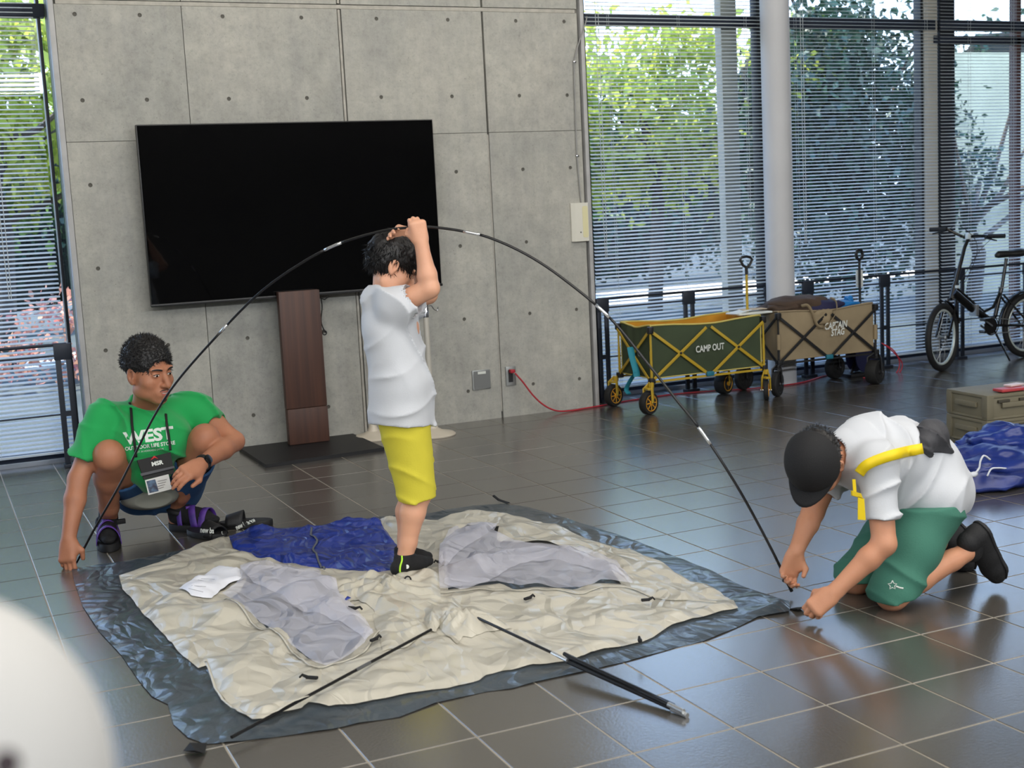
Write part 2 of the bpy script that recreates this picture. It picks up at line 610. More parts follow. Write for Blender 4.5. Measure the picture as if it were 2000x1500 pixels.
# lighter fillet strips in the wide joints
MB().box(((WX0 + WX1) / 2 - .01, .012, (ZS0 + ZS1) / 2 - .001), (WX1 - WX0 - .04, .016, .021)).build('joint_strip', M_STRIP, tag_wall)
MB().box((1.1245, .012, 1.25), (.0135, .016, 2.48)).box((1.1245, .012, 3.0), (.0135, .016, .95)).build('joint_strip', M_STRIP, tag_wall)
MB().box((2.025, .012, .9), (.007, .014, 1.72)).build('joint_strip', M_STRIP, tag_wall)
# pale edge trims left and right of the concrete
tag(MB().box((-.457, .02, 1.7), (.028, .06, 3.6), bev=.003).build('trim_1', M_TRIM), kind='structure')
tag(MB().box((2.703, .02, 1.7), (.026, .06, 3.6), bev=.003).build('trim_2', M_TRIM), kind='structure')
# recess between last panel and trim
# jamb of the left window (return of the wall)
tag(MB().box((-.452, .10, 1.7), (.03, .09, 3.6)).box((-.448, .165, 1.7), (.03, .03, 3.6)).build('trim_3', M_JAMB), kind='structure')
M_RETURN = mat('reveal_green_reflection', (92, 108, 94), .4, var=.15, vscale=2)  # green glass reflection put into the reveal's colour
tag(MB().box((-.450, .24, 1.7), (.02, .12, 3.6)).build('trim_4', M_RETURN), kind='structure')
# black frame right of the wall
tag(MB().box((2.765, .20, 1.7), (.075, .12, 3.6), bev=.004).build('trim_5', M_BLACK), kind='structure')
# the rest of the hall, out of frame
shell = [('wall_left', (-6.05, -5.8, 1.7), (.1, 12.6, 3.6)), ('wall_right', (9.05, -5.8, 1.7), (.1, 12.6, 3.6)), ('wall_front', (1.5, -11.95, 1.7), (15, .1, 3.6))]
for n, c_, s_ in shell:
    tag(MB().box(c_, s_).build(n, M_WALLW), kind='structure')
tag(MB().box((1.5, -5.2, 3.56), (15.4, 13.8, .1)).build('ceiling', M_CEIL), kind='structure')
# sill under the glazing
M_SILL = mat('aluminium_sill', (150, 156, 165), .3, metal=.5)
tag(MB().box((5.9, .33, .012), (6.2, .08, .03), bev=.004).build('trim_6', M_SILL), kind='structure')
tag(MB().box((-3.2, .33, .012), (5.4, .08, .03), bev=.004).build('trim_7', M_SILL), kind='structure')
# round column
tag(MB().lathe((4.19, 0.02, 0), (0, 0, 1), [(.098, 0), (.098, 3.55)], 40).build('column', M_COLUMN, smooth=False), 'round white painted column between the first and second right-hand windows', 'column', kind='structure')

# ------------------------------------------------------------ glazing: mullions, transoms, panes
M_GLASS = bpy.data.materials.new('window_glass'); M_GLASS.use_nodes = True
nt = M_GLASS.node_tree
for n in list(nt.nodes):
    if n.type != 'OUTPUT_MATERIAL': nt.nodes.remove(n)
g_t = nt.nodes.new('ShaderNodeBsdfTransparent'); g_t.inputs[0].default_value = (.94, .97, .985, 1)
g_g = nt.nodes.new('ShaderNodeBsdfGlossy'); g_g.inputs['Roughness'].default_value = .01
g_l = nt.nodes.new('ShaderNodeLayerWeight'); g_l.inputs[0].default_value = .5
g_p = nt.nodes.new('ShaderNodeMath'); g_p.operation = 'POWER'; g_p.inputs[1].default_value = 5
g_f = nt.nodes.new('ShaderNodeMath'); g_f.operation = 'MULTIPLY_ADD'; g_f.inputs[1].default_value = .9; g_f.inputs[2].default_value = .035
nt.links.new(g_l.outputs['Facing'], g_p.inputs[0]); nt.links.new(g_p.outputs[0], g_f.inputs[0])
g_m = nt.nodes.new('ShaderNodeMixShader')
nt.links.new(g_f.outputs[0], g_m.inputs[0]); nt.links.new(g_t.outputs[0], g_m.inputs[1]); nt.links.new(g_g.outputs[0], g_m.inputs[2])
nt.links.new(g_m.outputs[0], nt.nodes['Material Output'].inputs[0])
M_MULL = mat('beige_mullion', (196, 190, 176), .5, var=.04)
M_DARKM = mat('charcoal_mullion', (34, 36, 42), .45, metal=.3)
M_SLAT = mat('blind_slat_enamel', (222, 228, 230), .4, spec=.5, translucent=.40)
M_CORD = mat('blind_cord', (200, 205, 205), .7)
def window(name, x0, x1, tr=2.505, mulls=()):
    w = thing(name, ((x0 + x1) / 2, .32, 0), None, None, kind='structure')
    MB().box(((x0 + x1) / 2, .33, 1.78), (x1 - x0, .008, 3.5)).build('pane', M_GLASS, w)
    MB().box(((x0 + x1) / 2, .33, tr), (x1 - x0, .07, .072), bev=.004).build('transom', M_NAVY, w)
    MB().box(((x0 + x1) / 2, .33, .045), (x1 - x0, .05, .05), bev=.004).build('bottom_rail', M_NAVY, w)
    for x, wd, mm, dy in mulls:
        MB().box((x, .33 + dy, 1.78), (wd, .08, 3.5), bev=.004).build('mullion', mm, w)
    return w
window('window_1', 2.80, 4.30, mulls=[(2.83, .03, M_BLACK, 0), (4.085, .13, M_MULL, .12), (4.27, .07, M_DARKM, 0)])
window('window_2', 4.30, 5.85, mulls=[(4.33, .04, M_DARKM, 0), (5.755, .035, M_DARKM, .04), (5.825, .13, M_MULL, .03)])
window('window_3', 5.90, 8.0, mulls=[(5.99, .14, M_DARKM, .03), (6.70, .045, mat('rust_mullion', (84, 52, 46), .5), .02), (7.2, .13, M_MULL, .03)])
window('window_4', -3.4, -.46, mulls=[(-.492, .018, M_DARKM, .02), (-2.0, .07, M_DARKM, 0), (-3.38, .05, M_DARKM, 0)])
MB().box((6.35, .34, 2.40), (1.0, .06, .06), bev=.004).build('transom', M_NAVY, bpy.data.objects['window_3'])

def blind(x0, x1, label, zb=.075, lad=(.12, .5, .88), tilt=22, cord_x=None):
    PITCH_ = .0243
    b = thing('venetian_blind', ((x0 + x1) / 2, .2, 0), label, 'blind', group='venetian blinds in front of the glazing')
    L = x1 - x0
    w, n = .0255, 4
    V, F = [], []
    t = math.radians(tilt)
    for k in range(n + 1):
        s = (k / n - .5) * w
        crown = .0018 * (1 - (2 * k / n - 1) ** 2)
        y = s * math.cos(t) - crown * math.sin(t)
        z = s * math.sin(t) + crown * math.cos(t)
        V += [(-L / 2, y, z), (L / 2, y, z)]
    for k in range(n):
        F.append((2 * k, 2 * k + 1, 2 * k + 3, 2 * k + 2))
    me = MB().add(V, F).mesh('slat', smooth=True); me.materials.append(M_SLAT)
    z = zb + .02
    i = 0
    while z < 3.30:
        o = bpy.data.objects.new('slat', me); COL.objects.link(o); o.parent = b
        o.location = (0, RNG.uniform(-.0006, .0006), z)
        o.rotation_euler = (math.radians(RNG.uniform(-1.5, 1.5)), math.radians(RNG.uniform(-.04, .04)), 0)
        z += PITCH_; i += 1
    MB().box(((x0 + x1) / 2, .2, zb), (L, .022, .014), bev=.003).build('bottom_rail', M_SLAT, b)
    MB().box(((x0 + x1) / 2, .2, 3.36), (L, .05, .05), bev=.003).build('head_rail', M_SLAT, b)
    for f in lad:
        x = x0 + L * f
        mb = MB()
        for dy in (-.0125, .0125):
            mb.box((x, .2 + dy, (zb + 3.33) / 2), (.0016, .0012, 3.33 - zb))
        mb.build('ladder_cord', M_CORD, b)
    if cord_x:
        mb = MB()
        for dx in (0, .022):
            mb.tube([(cord_x + dx, .175, 3.3), (cord_x + dx * .9, .174, 1.2), (cord_x + dx * .5 + .005, .174, .95)], .0022, 5)
        mb.build('pull_cord', M_CORD, b)
    return b
blind(2.835, 4.245, 'pale metal venetian blind between the concrete wall and the round white column', cord_x=2.90, tilt=23)
blind(4.285, 5.775, 'metal venetian blind just right of the round white column, behind the tan wagon', cord_x=4.52, lad=(.14, .6, .93), tilt=17)
blind(5.80, 7.6, 'metal venetian blind behind the bicycle, at the right end of the glazing', lad=(.16, .4, .75), tilt=17)
blind(-3.3, -.530, 'metal venetian blind at the left edge, left of the concrete wall', lad=(.3, .86), cord_x=-.80, tilt=22)

# ------------------------------------------------------------ guard rails in front of the blinds
M_RAIL = mat('dark_rail_paint', (36, 42, 54), .45, metal=.3)
def rail(x0, x1, posts, label):
    r = thing('guard_rail', (posts[0], .12, 0), label, 'railing', group='dark guard rails along the glazing')
    for z, q in ((.685, .016), (.625, .010), (.298, .008)):
        MB().tube([(x0, .12, z), (x1, .12, z)], q / 2 + .001, 8).build('rail_bar', M_RAIL, r)
    for x in posts:
        mb = MB()
        for s in (-1, 1):
            mb.box((x + s * .028, .12, .34), (.030, .014, .66), bev=.002)
        mb.box((x, .12, .645), (.095, .02, .09), bev=.003)
        mb.box((x, .12, .01), (.10, .06, .02), bev=.003)
        mb.box((x, .12, .30), (.05, .012, .03))
        mb.build('post', M_RAIL, r)
    return r
rail(2.80, 4.2, [2.835, 3.503, 4.172], 'dark guard rail behind the green wagon')
rail(4.3, 8.0, [4.50, 5.19, 5.908, 6.6, 7.3], 'dark guard rail behind the tan wagon and the bicycle')
rail(-3.2, -.53, [-.552, -1.25, -1.95], 'dark guard rail under the left-hand window')

# ------------------------------------------------------------ outside: ground with painted sun patches, far wall, hedges, trees
M_SUNPATCH = mat('sun_patch_paint', (215, 200, 180), .85, var=.08, vscale=.6)  # pale colour stands for sunlight on the ground
M_SOIL = mat('planted_ground', (38, 46, 46), .9, col2=(62, 68, 64), vscale=1.5)  # ground colour darkened as if shaded, around the sun patches
tag(MB().box((6, 28, -.12), (90, 55, .1)).build('ground', M_SOIL), kind='structure')
sun_patch = MB()
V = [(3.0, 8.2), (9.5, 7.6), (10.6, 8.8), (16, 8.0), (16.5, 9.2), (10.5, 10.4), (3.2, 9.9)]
sun_patch.add([(x, y, -.055) for x, y in V], [tuple(range(len(V)))])
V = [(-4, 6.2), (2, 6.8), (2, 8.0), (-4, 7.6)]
sun_patch.add([(x, y, -.055) for x, y in V], [tuple(range(len(V)))])
tag(sun_patch.build('sun_patch', M_SUNPATCH), kind='structure')  # sunlit areas of the ground, laid on as pale shapes
M_SUNBLOCK = mat('sun_block_concrete', (150, 148, 142), .8)
tag(MB().box((1.5, .9, 3.62), (22, 1.0, .18)).build('sun_block_overhang', M_SUNBLOCK), kind='structure')  # unseen overhang added to keep direct sun off the hall floor
M_OUTW = mat('outer_concrete', (186, 182, 152), .8, var=.08, vscale=3)
_xa, _xb = at(1858, 300, 5.2)[0], at(2120, 300, 5.2)[0]
tag(MB().box(((_xa + _xb) / 2, 5.3, 1.4), (_xb - _xa, .2, 3.1)).build('wall_outer', M_OUTW), kind='structure')
LEAFS = [mat('leaf_yellow_green', (150, 170, 60), .5, col2=(200, 205, 100), vscale=3, translucent=.55),
         mat('leaf_mid_green', (62, 100, 48), .5, col2=(110, 140, 70), vscale=3, translucent=.4),
         mat('leaf_dark_green', (26, 46, 34), .45, col2=(52, 84, 62), vscale=3, translucent=.25),
         mat('leaf_pink', (190, 120, 120), .5, col2=(205, 160, 130), vscale=4, translucent=.5)]
M_BARK = mat('bark', (70, 60, 50), .9, var=.3, vscale=10, bump=.4, bscale=40)
def leaves(n, cen, rad, size, shape='ball', seed=0):
    r = np.random.default_rng(seed)
    k = max(6, n // 60)
    C = r.normal(size=(k, 3)); C /= np.linalg.norm(C, axis=1)[:, None]
    C *= (r.uniform(.25, 1, (k, 1)) ** .5)
    P = C[r.integers(0, k, n)] + r.normal(size=(n, 3)) * .16
    P = P * np.array(rad) + np.array(cen)
    P = P[P[:, 2] > -.02]
    n = len(P)
    d = r.normal(size=(n, 3)); d[:, 2] -= .3; d /= np.linalg.norm(d, axis=1)[:, None]
    q = r.normal(size=(n, 3)); q -= (q * d).sum(1)[:, None] * d; q /= np.linalg.norm(q, axis=1)[:, None]
    nn = np.cross(d, q)
    s = size * r.uniform(.6, 1.3, (n, 1))
    v = np.stack([P, P + d * s * .4 + q * s * .28 + nn * s * .06, P + d * s, P + d * s * .4 - q * s * .28 + nn * s * .06], 1)
    F = np.arange(n * 4).reshape(n, 4)
    return v.reshape(-1, 3), F
def tree(name, loc, parts, label, cat, group, trunk=None):
    t = thing(name, loc, label, cat, group)
    for i, (n, cen, rad, size, mi, sd) in enumerate(parts):
        V, F = leaves(n, np.array(loc) + np.array(cen), rad, size, seed=sd)
        o = link_mesh('foliage', np_mesh('foliage', V, F, smooth=False), LEAFS[mi], t)
        o['kind'] = 'stuff'
    if trunk:
        mb = MB()
        L = np.array(loc)
        mb.tube([L + (0, 0, -.05), L + (.1, 0, trunk * .5), L + (-.05, .1, trunk)], [.10, .08, .05], 10)
        rr = np.random.default_rng(int(abs(loc[0] * 10)))
        for k in range(7):
            h = trunk * rr.uniform(.5, 1)
            dd = rr.normal(size=3); dd[2] = abs(dd[2]) * .6
            mb.tube([L + (0, 0, h), L + np.array([0, 0, h]) + dd * .5, L + np.array([0, 0, h + .3]) + dd * 1.1], [.04, .03, .012], 6)
        mb.build('trunk', M_BARK, t)
    return t
GT = 'trees outside the glazing'
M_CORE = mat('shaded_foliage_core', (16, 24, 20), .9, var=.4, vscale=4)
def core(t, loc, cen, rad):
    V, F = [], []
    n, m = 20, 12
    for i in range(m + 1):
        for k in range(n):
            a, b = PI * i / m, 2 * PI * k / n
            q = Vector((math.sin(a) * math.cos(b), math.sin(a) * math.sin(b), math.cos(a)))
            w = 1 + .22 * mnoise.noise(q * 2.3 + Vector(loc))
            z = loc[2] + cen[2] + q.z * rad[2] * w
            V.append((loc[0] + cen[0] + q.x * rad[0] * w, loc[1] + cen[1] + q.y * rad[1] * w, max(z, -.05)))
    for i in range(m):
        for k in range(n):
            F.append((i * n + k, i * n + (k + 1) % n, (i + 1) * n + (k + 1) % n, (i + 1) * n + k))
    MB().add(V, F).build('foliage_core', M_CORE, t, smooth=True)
tree('tree', (7.1, 6.6, 0), [(5600, (0, 0, 2.5), (1.8, .8, 1.05), .14, 0, 1), (1300, (-.3, .3, 2.1), (1.7, .6, .9), .14, 1, 2)],
     'yellow-green leafy tree seen through the blind left of the round column', 'tree', GT, 2.6)
tree('tree', (5.2, 10.6, 0), [(3600, (0, 0, 2.9), (2.1, .9, 1.1), .17, 1, 3), (1600, (.2, -.4, 3.0), (1.6, .6, .9), .16, 0, 4)],
     'mid-green tree seen in the upper left of the blind beside the concrete wall', 'tree', GT, 3.0)
t = tree('tree', (9.0, 5.2, 0), [(14000, (0, 0, 1.9), (1.40, .8, 1.75), .12, 2, 5), (600, (-.5, -.2, 2.6), (.9, .5, .8), .10, 0, 6)],
     'dark green tree seen through the blind right of the round column', 'tree', GT, 2.4)
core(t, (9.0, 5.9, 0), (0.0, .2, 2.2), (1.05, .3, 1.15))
t = tree('tree', (tuple(at(1900, 300, 4.5))[0], 4.5, 0), [(900, (-.1, 0, 1.6), (.6, .3, .9), .10, 2, 7)],
     'dark green bush-like tree behind the bicycle window', 'tree', GT, 1.0)
tree('tree', (-.5, 6.6, 0), [(4400, (0, 0, 2.6), (1.5, .8, 1.1), .15, 0, 8), (1600, (-.2, .5, 2.2), (1.5, .6, 1.2), .15, 1, 9)],
     'yellow-green tree seen at the top of the left-hand window', 'tree', GT, 2.6)
t = tree('hedge', (9.0, 12.4, 0), [(8500, (0, 0, 1.3), (4.4, .6, 1.4), .16, 2, 10)], 'dark hedge behind the blind left of the round column', 'hedge', GT)
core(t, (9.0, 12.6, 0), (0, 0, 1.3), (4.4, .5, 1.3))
t = tree('hedge', (-.2, 12.0, 0), [(4800, (0, 0, 1.6), (3.0, .6, 1.4), .15, 2, 11)], 'dark hedge low behind the left-hand window', 'hedge', GT)
core(t, (-.2, 12.2, 0), (0, 0, 1.6), (2.9, .5, 1.3))
tree('flowering_shrub', (-.2, 4.8, 0), [(1300, (0, 0, .30), (1.0, .5, .5), .08, 3, 12)], 'pinkish flowering shrub low behind the left-hand window', 'shrub', GT)
t = tree('hedge', (17.5, 9.8, 0), [(6500, (0, 0, 2.0), (3.4, .6, 2.2), .15, 2, 13)], 'tall dark hedge far behind the right-hand windows', 'hedge', GT)
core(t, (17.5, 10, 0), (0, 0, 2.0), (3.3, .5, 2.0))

# ------------------------------------------------------------ television on its stand
M_TVB = mat('tv_bezel_black', (14, 14, 15), .35)
M_SCREEN = mat('tv_screen_gloss', (4, 4, 5), .03, spec=.4)
M_WOOD = mat('walnut_veneer', (84, 54, 42), .5, col2=(66, 42, 34), vscale=1.2, stretch=(26, 26, .8), detail=5)
M_WOODE = mat('walnut_edge_dark', (44, 32, 28), .5)
M_PLATE = mat('black_steel_plate', (24, 24, 27), .5, metal=.2)
M_CABLE = mat('black_cable', (14, 14, 15), .5)
tv = thing('television', (.765, -.12, .86), 'large black flat-screen television in front of the concrete wall', 'television')
MB().box((.765, -.095, 1.357), (1.712, .035, .985), bev=.005).build('housing', M_TVB, tv)
MB().box((.765, -.1145, 1.360), (1.700, .004, .966)).build('screen', M_SCREEN, tv)
MB().box((.765, -.1175, .872), (1.716, .012, .016), bev=.003).build('bottom_bezel', M_TVB, tv)
MB().box((.765, -.125, .861), (.03, .008, .008)).build('logo_badge', mat('grey_badge', (120, 120, 122), .4), tv)
MB().box((.765, -.06, 1.25), (.7, .05, .5), bev=.01).build('rear_cover', M_TVB, tv)
st = thing('television_stand', (.73, -.2, 0), 'dark walnut television stand column on a black floor plate', 'stand')
MB().box((.722, -.155, .565), (.238, .05, .67), bev=.002).build('column_panel', M_WOOD, st)
MB().box((.722, -.160, .125), (.236, .056, .205), bev=.002).build('column_foot', M_WOOD, st)
MB().box((.722, -.128, .44), (.21, .03, .82)).build('column_back', M_WOODE, st)
MB().box((.722, -.028, 1.1), (.4, .02, .3)).build('mount_bracket', M_PLATE, st)
a, b_ = fl(520, 913, .02), fl(745, 880, .02)
P = [(.345, -.655), (1.03, -.60), (1.03, -.03), (.345, -.03)]
V = [(x, y, z) for z in (0, .020) for x, y in P]
MB().add(V, [(0, 3, 2, 1), (4, 5, 6, 7)] + [(i, (i + 1) % 4, 4 + (i + 1) % 4, 4 + i) for i in range(4)]).build('floor_plate', M_PLATE, st)
cb_ = thing('television_cable', (.88, -.1, .86), 'thin black cable dangling from the television beside the walnut column', 'cable')
pts = [at(627, 582, -.1), at(629, 600, -.1), at(627, 625, -.1), at(630, 638, -.1), at(636, 650, -.1)]
MB().tube(spline([tuple(p) for p in pts], 6), .0035, 6).build('cord', M_CABLE, cb_)
MB().ring(tuple(at(634, 650, -.1)), (0, 1, 0), .012, .0035, 16, 6).build('cord_loop', M_CABLE, cb_)
MB().tube([tuple(at(622, 581, -.1)), tuple(at(634, 585, -.1)), tuple(at(643, 578, -.1))], .004, 6).build('cord', M_CABLE, cb_)

# ------------------------------------------------------------ stanchions
M_POLEW = mat('off_white_post_paint', (196, 192, 182), .4)
M_CHROME = mat('chrome', (200, 200, 205), .15, metal=1.0)
M_BASEW = mat('cream_base', (205, 196, 180), .35)
def stanchion(x, y, label, hook=True):
    s = thing('barrier_post', (x, y, 0), label, 'barrier post')
    MB().lathe((x, y, 0), (0, 0, 1), [(.135, 0), (.137, .006), (.125, .016), (.07, .026), (.035, .045), (.022, .075), (.018, .09)], 40).build('base', M_BASEW, s)
    MB().lathe((x, y, .05), (0, 0, 1), [(.0165, 0), (.0165, .66)], 20).build('post', M_POLEW, s)
    MB().lathe((x, y, .70), (0, 0, 1), [(.0185, 0), (.0185, .055), (.015, .062), (.0185, .066), (.0185, .085), (.012, .092)], 20).build('collar', M_CHROME, s)
    if hook:
        MB().tube(spline([(x + .015, y - .005, .765), (x + .035, y - .008, .765), (x + .05, y - .01, .742), (x + .07, y - .01, .735), (x + .075, y - .01, .755)], 6), .0028, 6).build('hook', M_CHROME, s)
stanchion(1.432, -.31, 'white barrier post with a round base right of the boy in the yellow shorts')
stanchion(1.115, -.16, 'white barrier post hidden behind the boy, only its base edge showing', hook=False)

# ------------------------------------------------------------ wall fittings
M_SST = mat('brushed_steel_plate', (150, 152, 150), .35, metal=.7)
M_FLAP = mat('grey_flap', (118, 120, 120), .5)
M_LBLW = mat('white_label', (220, 224, 218), .6)
so = thing('floor_box_cover', (1.89, 0, .255), 'square grey steel cover plate with a small white label, low on the concrete wall', 'cover plate')
MB().box((1.890, -.004, .256), (.122, .012, .122), bev=.002).build('frame', M_SST, so)
MB().box((1.894, -.0105, .256), (.108, .003, .110)).build('flap', M_FLAP, so)
MB().box((1.893, -.013, .300), (.054, .002, .016)).build('label_sticker', M_LBLW, so)
s2 = thing('wall_socket', (2.093, 0, .26), 'narrow steel wall socket with a red plug in it', 'socket')
MB().box((2.093, -.004, .259), (.068, .012, .122), bev=.002).build('plate', M_SST, s2)
MB().box((2.090, -.0105, .259), (.030, .003, .076)).build('outlet_insert', mat('socket_black', (28, 28, 30), .4), s2)
M_RED = mat('red_cable_rubber', (176, 34, 50), .45)
rc = thing('extension_cable', (2.1, -.05, 0), 'red extension cable from the wall socket along the foot of the glazing', 'cable')
MB().box((2.093, -.028, .292), (.030, .035, .022), bev=.004).build('plug', M_RED, rc)
MB().box((2.108, -.04, .278), (.01, .012, .010), bev=.002).build('plug_tag', M_LBLW, rc)
cp = [(2.105, -.045, .28), (2.15, -.06, .22), (2.21, -.075, .13), (2.28, -.085, .06), (2.36, -.09, .018), (2.46, -.085, .006), (2.6, -.06, .006), (2.75, -.03, .006), (3.0, .03, .006), (3.4, .05, .006), (3.9, -.10, .006), (4.25, -.10, .006), (4.6, .06, .006), (4.9, .05, .006)]
MB().tube(spline(cp, 8), .0052, 8).build('cord', M_RED, rc, smooth=True)
bx = thing('wall_call_box', (2.62, -.02, 1.195), 'off-white wall-mounted box beside the right edge of the concrete wall', 'wall box')
M_BOX = mat('off_white_plastic', (222, 220, 208), .45)
mb = MB()
P = [(2.566, 0), (2.566, -.012), (2.588, -.03), (2.680, -.03), (2.683, 0)]
V = [(x, y, z) for z in (1.075, 1.318) for x, y in P]
mb.add(V, [(4, 3, 2, 1, 0), (5, 6, 7, 8, 9)] + [(i, (i + 1) % 5, 5 + (i + 1) % 5, 5 + i) for i in range(5)])
mb.build('housing', M_BOX, bx)
o2 = MB()
R_ = .012
pts = []
for cx_, cz, a0 in ((2.664, 1.285, 0), (2.650, 1.285, 90), (2.650, 1.110, 180), (2.664, 1.110, 270)):
    for k in range(5):
        a = math.radians(a0 + k * 22.5); pts.append((cx_ + R_ * math.cos(a), -.032, cz + R_ * math.sin(a)))
V = pts + [(x, -.028, z) for x, y, z in pts]; n_ = len(pts)
o2.add(V, [tuple(range(n_))] + [(i, (i + 1) % n_, n_ + (i + 1) % n_, n_ + i) for i in range(n_)]).build('window_strip', mat('cream_strip', (226, 220, 176), .35), bx)
MB().lathe((2.622, -.029, 1.132), (0, -1, 0), [(.005, 0), (.004, .003)], 12).build('lock', M_CABLE, bx)
cd = thing('wall_conduit', (2.63, -.01, 1.32), 'thin grey conduit running down the concrete wall into the off-white box', 'conduit')
M_CDT = mat('grey_conduit', (150, 150, 148), .5)
MB().tube(spline([(2.725, -.035, 2.47), (2.715, -.035, 2.43), (2.672, -.014, 2.31), (2.640, -.008, 2.21), (2.634, -.008, 2.15), (2.630, -.008, 1.9), (2.628, -.008, 1.62), (2.636, -.008, 1.45), (2.644, -.008, 1.31)], 6), .0042, 8).build('tube', M_CDT, cd, smooth=True)
for z, x in ((2.195, 2.638), (1.612, 2.630)):
    MB().box((x, -.009, z), (.020, .014, .012), bev=.003).build('clip', M_CHROME, cd)

# ------------------------------------------------------------ folding wagons
def wagon(origin, L, W, zt, zb, cols_, name, label, wheel_r, handle, text, closed_gap=.0):
    """origin = near-left corner; local x along the long side, y away from the camera"""
    fab, lining, fr, hubm, piping, joint = cols_
    g = thing(name, (origin[0], origin[1], 0), label, 'wagon', rz=origin[2])
    kw = dict(parent=g, local=True)
    nx = 26
    def wall(pts, side):
        # cloth wall between two corners, slightly sagging at the rim, bulging outwards
        V, F = [], []
        m = 10
        a, b = np.array(pts[0], float), np.array(pts[1], float)
        d = (b - a) / np.linalg.norm(b - a); nrm = np.array([d[1], -d[0]])
        for i in range(nx + 1):
            s = i / nx
            sag = -.016 * math.sin(PI * s) + .004 * math.sin(9 * s)
            for k in range(m + 1):
                t = k / m
                z = zb + .01 + (zt + sag - zb) * t
                bulge = (.010 * math.sin(PI * s) * math.sin(PI * t) + .005 * mnoise.noise(Vector((s * 5 + side * 9, t * 2.5, side))) + .003 * math.sin(24 * s + 6 * t + side)) * min(1, 6 * s, 6 * (1 - s))
                p = a + (b - a) * s + nrm * bulge
                V.append((p[0], p[1], z))
        for i in range(nx):
            for k in range(m):
                q = i * (m + 1) + k
                F.append((q, q + m + 1, q + m + 2, q + 1))
        return V, F
    C4 = [(.012, .012), (L - .012, .012), (L - .012, W - .012), (.012, W - .012)]
    mb = MB(); rim = MB(); inner = MB()
    for i in range(4):
        V, F = wall((C4[i], C4[(i + 1) % 4]), i)
        mb.add(V, F)
        cen = np.array([L / 2, W / 2])
        V2 = [tuple(np.array(p[:2]) * (1 - .012) + cen * .012) + (p[2],) for p in V]
        inner.add(V2, [f[::-1] for f in F])
        m = 11
        rim.tube([(V[k * m + 10][0], V[k * m + 10][1], V[k * m + 10][2]) for k in range(nx + 1)], .006, 6)
        rim.tube([(V[k * m][0], V[k * m][1], V[k * m][2]) for k in range(nx + 1)], .004, 6)
        rim.tube([V[nx * m + k] for k in range(m)], .004, 6)
    inner.box((L / 2, W / 2, zb + .015), (L - .03, W - .03, .02))
    w = mb.build('fabric_tub', fab, smooth=True, **kw)
    inner.build('lining', lining, smooth=False, **kw)
    rim.build('piping', piping, smooth=True, **kw)
    # corner posts, joints, X frames
    for (x, y) in ((0, 0), (L, 0), (L, W), (0, W)):
        MB().tube([(x, y, zb - .02), (x, y, zb + (zt - zb) * .55)], .0085, 10).tube([(x, y, zb), (x, y, zt - .02)], .0065, 10).build('corner_post', fr, **kw)
        MB().box((x, y, zt - .018), (.034, .034, .044), bev=.007).build('corner_joint', joint, **kw)
        MB().box((x, y, zb - .002), (.038, .038, .036), bev=.006).build('corner_joint', joint, **kw)
    def bars(p, q, yo, dirx):
        return MB().bar(p, q, .006, .020, bev=.002, up=(0, 0, 1))
    def xframe(x0, x1, y, ax):
        for (a, b) in (((x0, zt - .03), (x1, zb + .01)), ((x0, zb + .01), (x1, zt - .03))):
            off = .004 if a[1] > b[1] else -.004
            if ax == 'x':
                p, q = (a[0], y + off, a[1]), (b[0], y + off, b[1])
            else:
                p, q = (y + off, a[0], a[1]), (y + off, b[0], b[1])
            MB().bar(p, q, .006, .019, bev=.002).build('cross_bar', fr, **kw)
        c = ((x0 + x1) / 2, y, (zt + zb) / 2 - .01)
        if ax == 'x':
            MB().lathe((c[0], c[1] + .012, c[2]), (0, -1, 0), [(.008, 0), (.008, .024), (.004, .028)], 12).build('pivot', joint, **kw)
    for y in (-.012, W + .012):
        xframe(.01, L / 2 - .02, y, 'x')
        xframe(L / 2 + .02, L - .01, y, 'x')
        MB().box((L / 2, y, zb + .004), (.055, .02, .03), bev=.005).build('centre_joint', mat('teal_clip', (30, 110, 130), .5) if 'green' in name or lining != fab else joint, **kw)
    for x in (-.012, L + .012):
        xframe(.01, W - .01, x, 'y')
    MB().bar((0, 0, zb - .01), (L, 0, zb - .01), .012, .012).bar((0, W, zb - .01), (L, W, zb - .01), .012, .012).build('base_rail', fr, **kw)
    # wheels
    def wheel(x, y, ang, caster, wd=.045, r=wheel_r):
        wg = bpy.data.objects.new('wheel', None); COL.objects.link(wg); wg.parent = g
        ORG[wg] = ORG[g]
        ax = Vector((math.sin(ang), -math.cos(ang), 0))
        fw = Vector((math.cos(ang), math.sin(ang), 0))
        c = Vector((x, y, r)) + fw * (-.03 if caster else 0)
        prof = [(r * .70, -wd / 2), (r * .93, -wd / 2), (r, -wd * .3), (r, wd * .3), (r * .93, wd / 2), (r * .70, wd / 2)]
        MB().lathe(c, ax, prof, 32).build('tyre', mat('wheel_rubber', (24, 24, 24), .75, bump=.3, bscale=90), wg, local=True)
        hb = MB().lathe(c, ax, [(r * .66, -wd * .53), (r * .70, -wd * .53), (r * .70, wd * .53), (r * .66, wd * .53), (r * .6, wd * .44), (r * .22, wd * .44), (r * .20, wd * .62), (0.002, wd * .62)], 32)
        u = fw; v = Vector((0, 0, 1))
        for k in range(8):
            a = 2 * PI * k / 8
            d = u * math.cos(a) + v * math.sin(a)
            hb.bar(c + ax * wd * .45 + d * r * .2, c + ax * wd * .45 + d * r * .6, .006, .006)
        hb.build('hub', hubm, wg, local=True)
        top = Vector((x, y, zb - .01))
        f = MB()
        s = ax * (wd / 2 + .012)
        yoke = c + Vector((0, 0, r + .012))
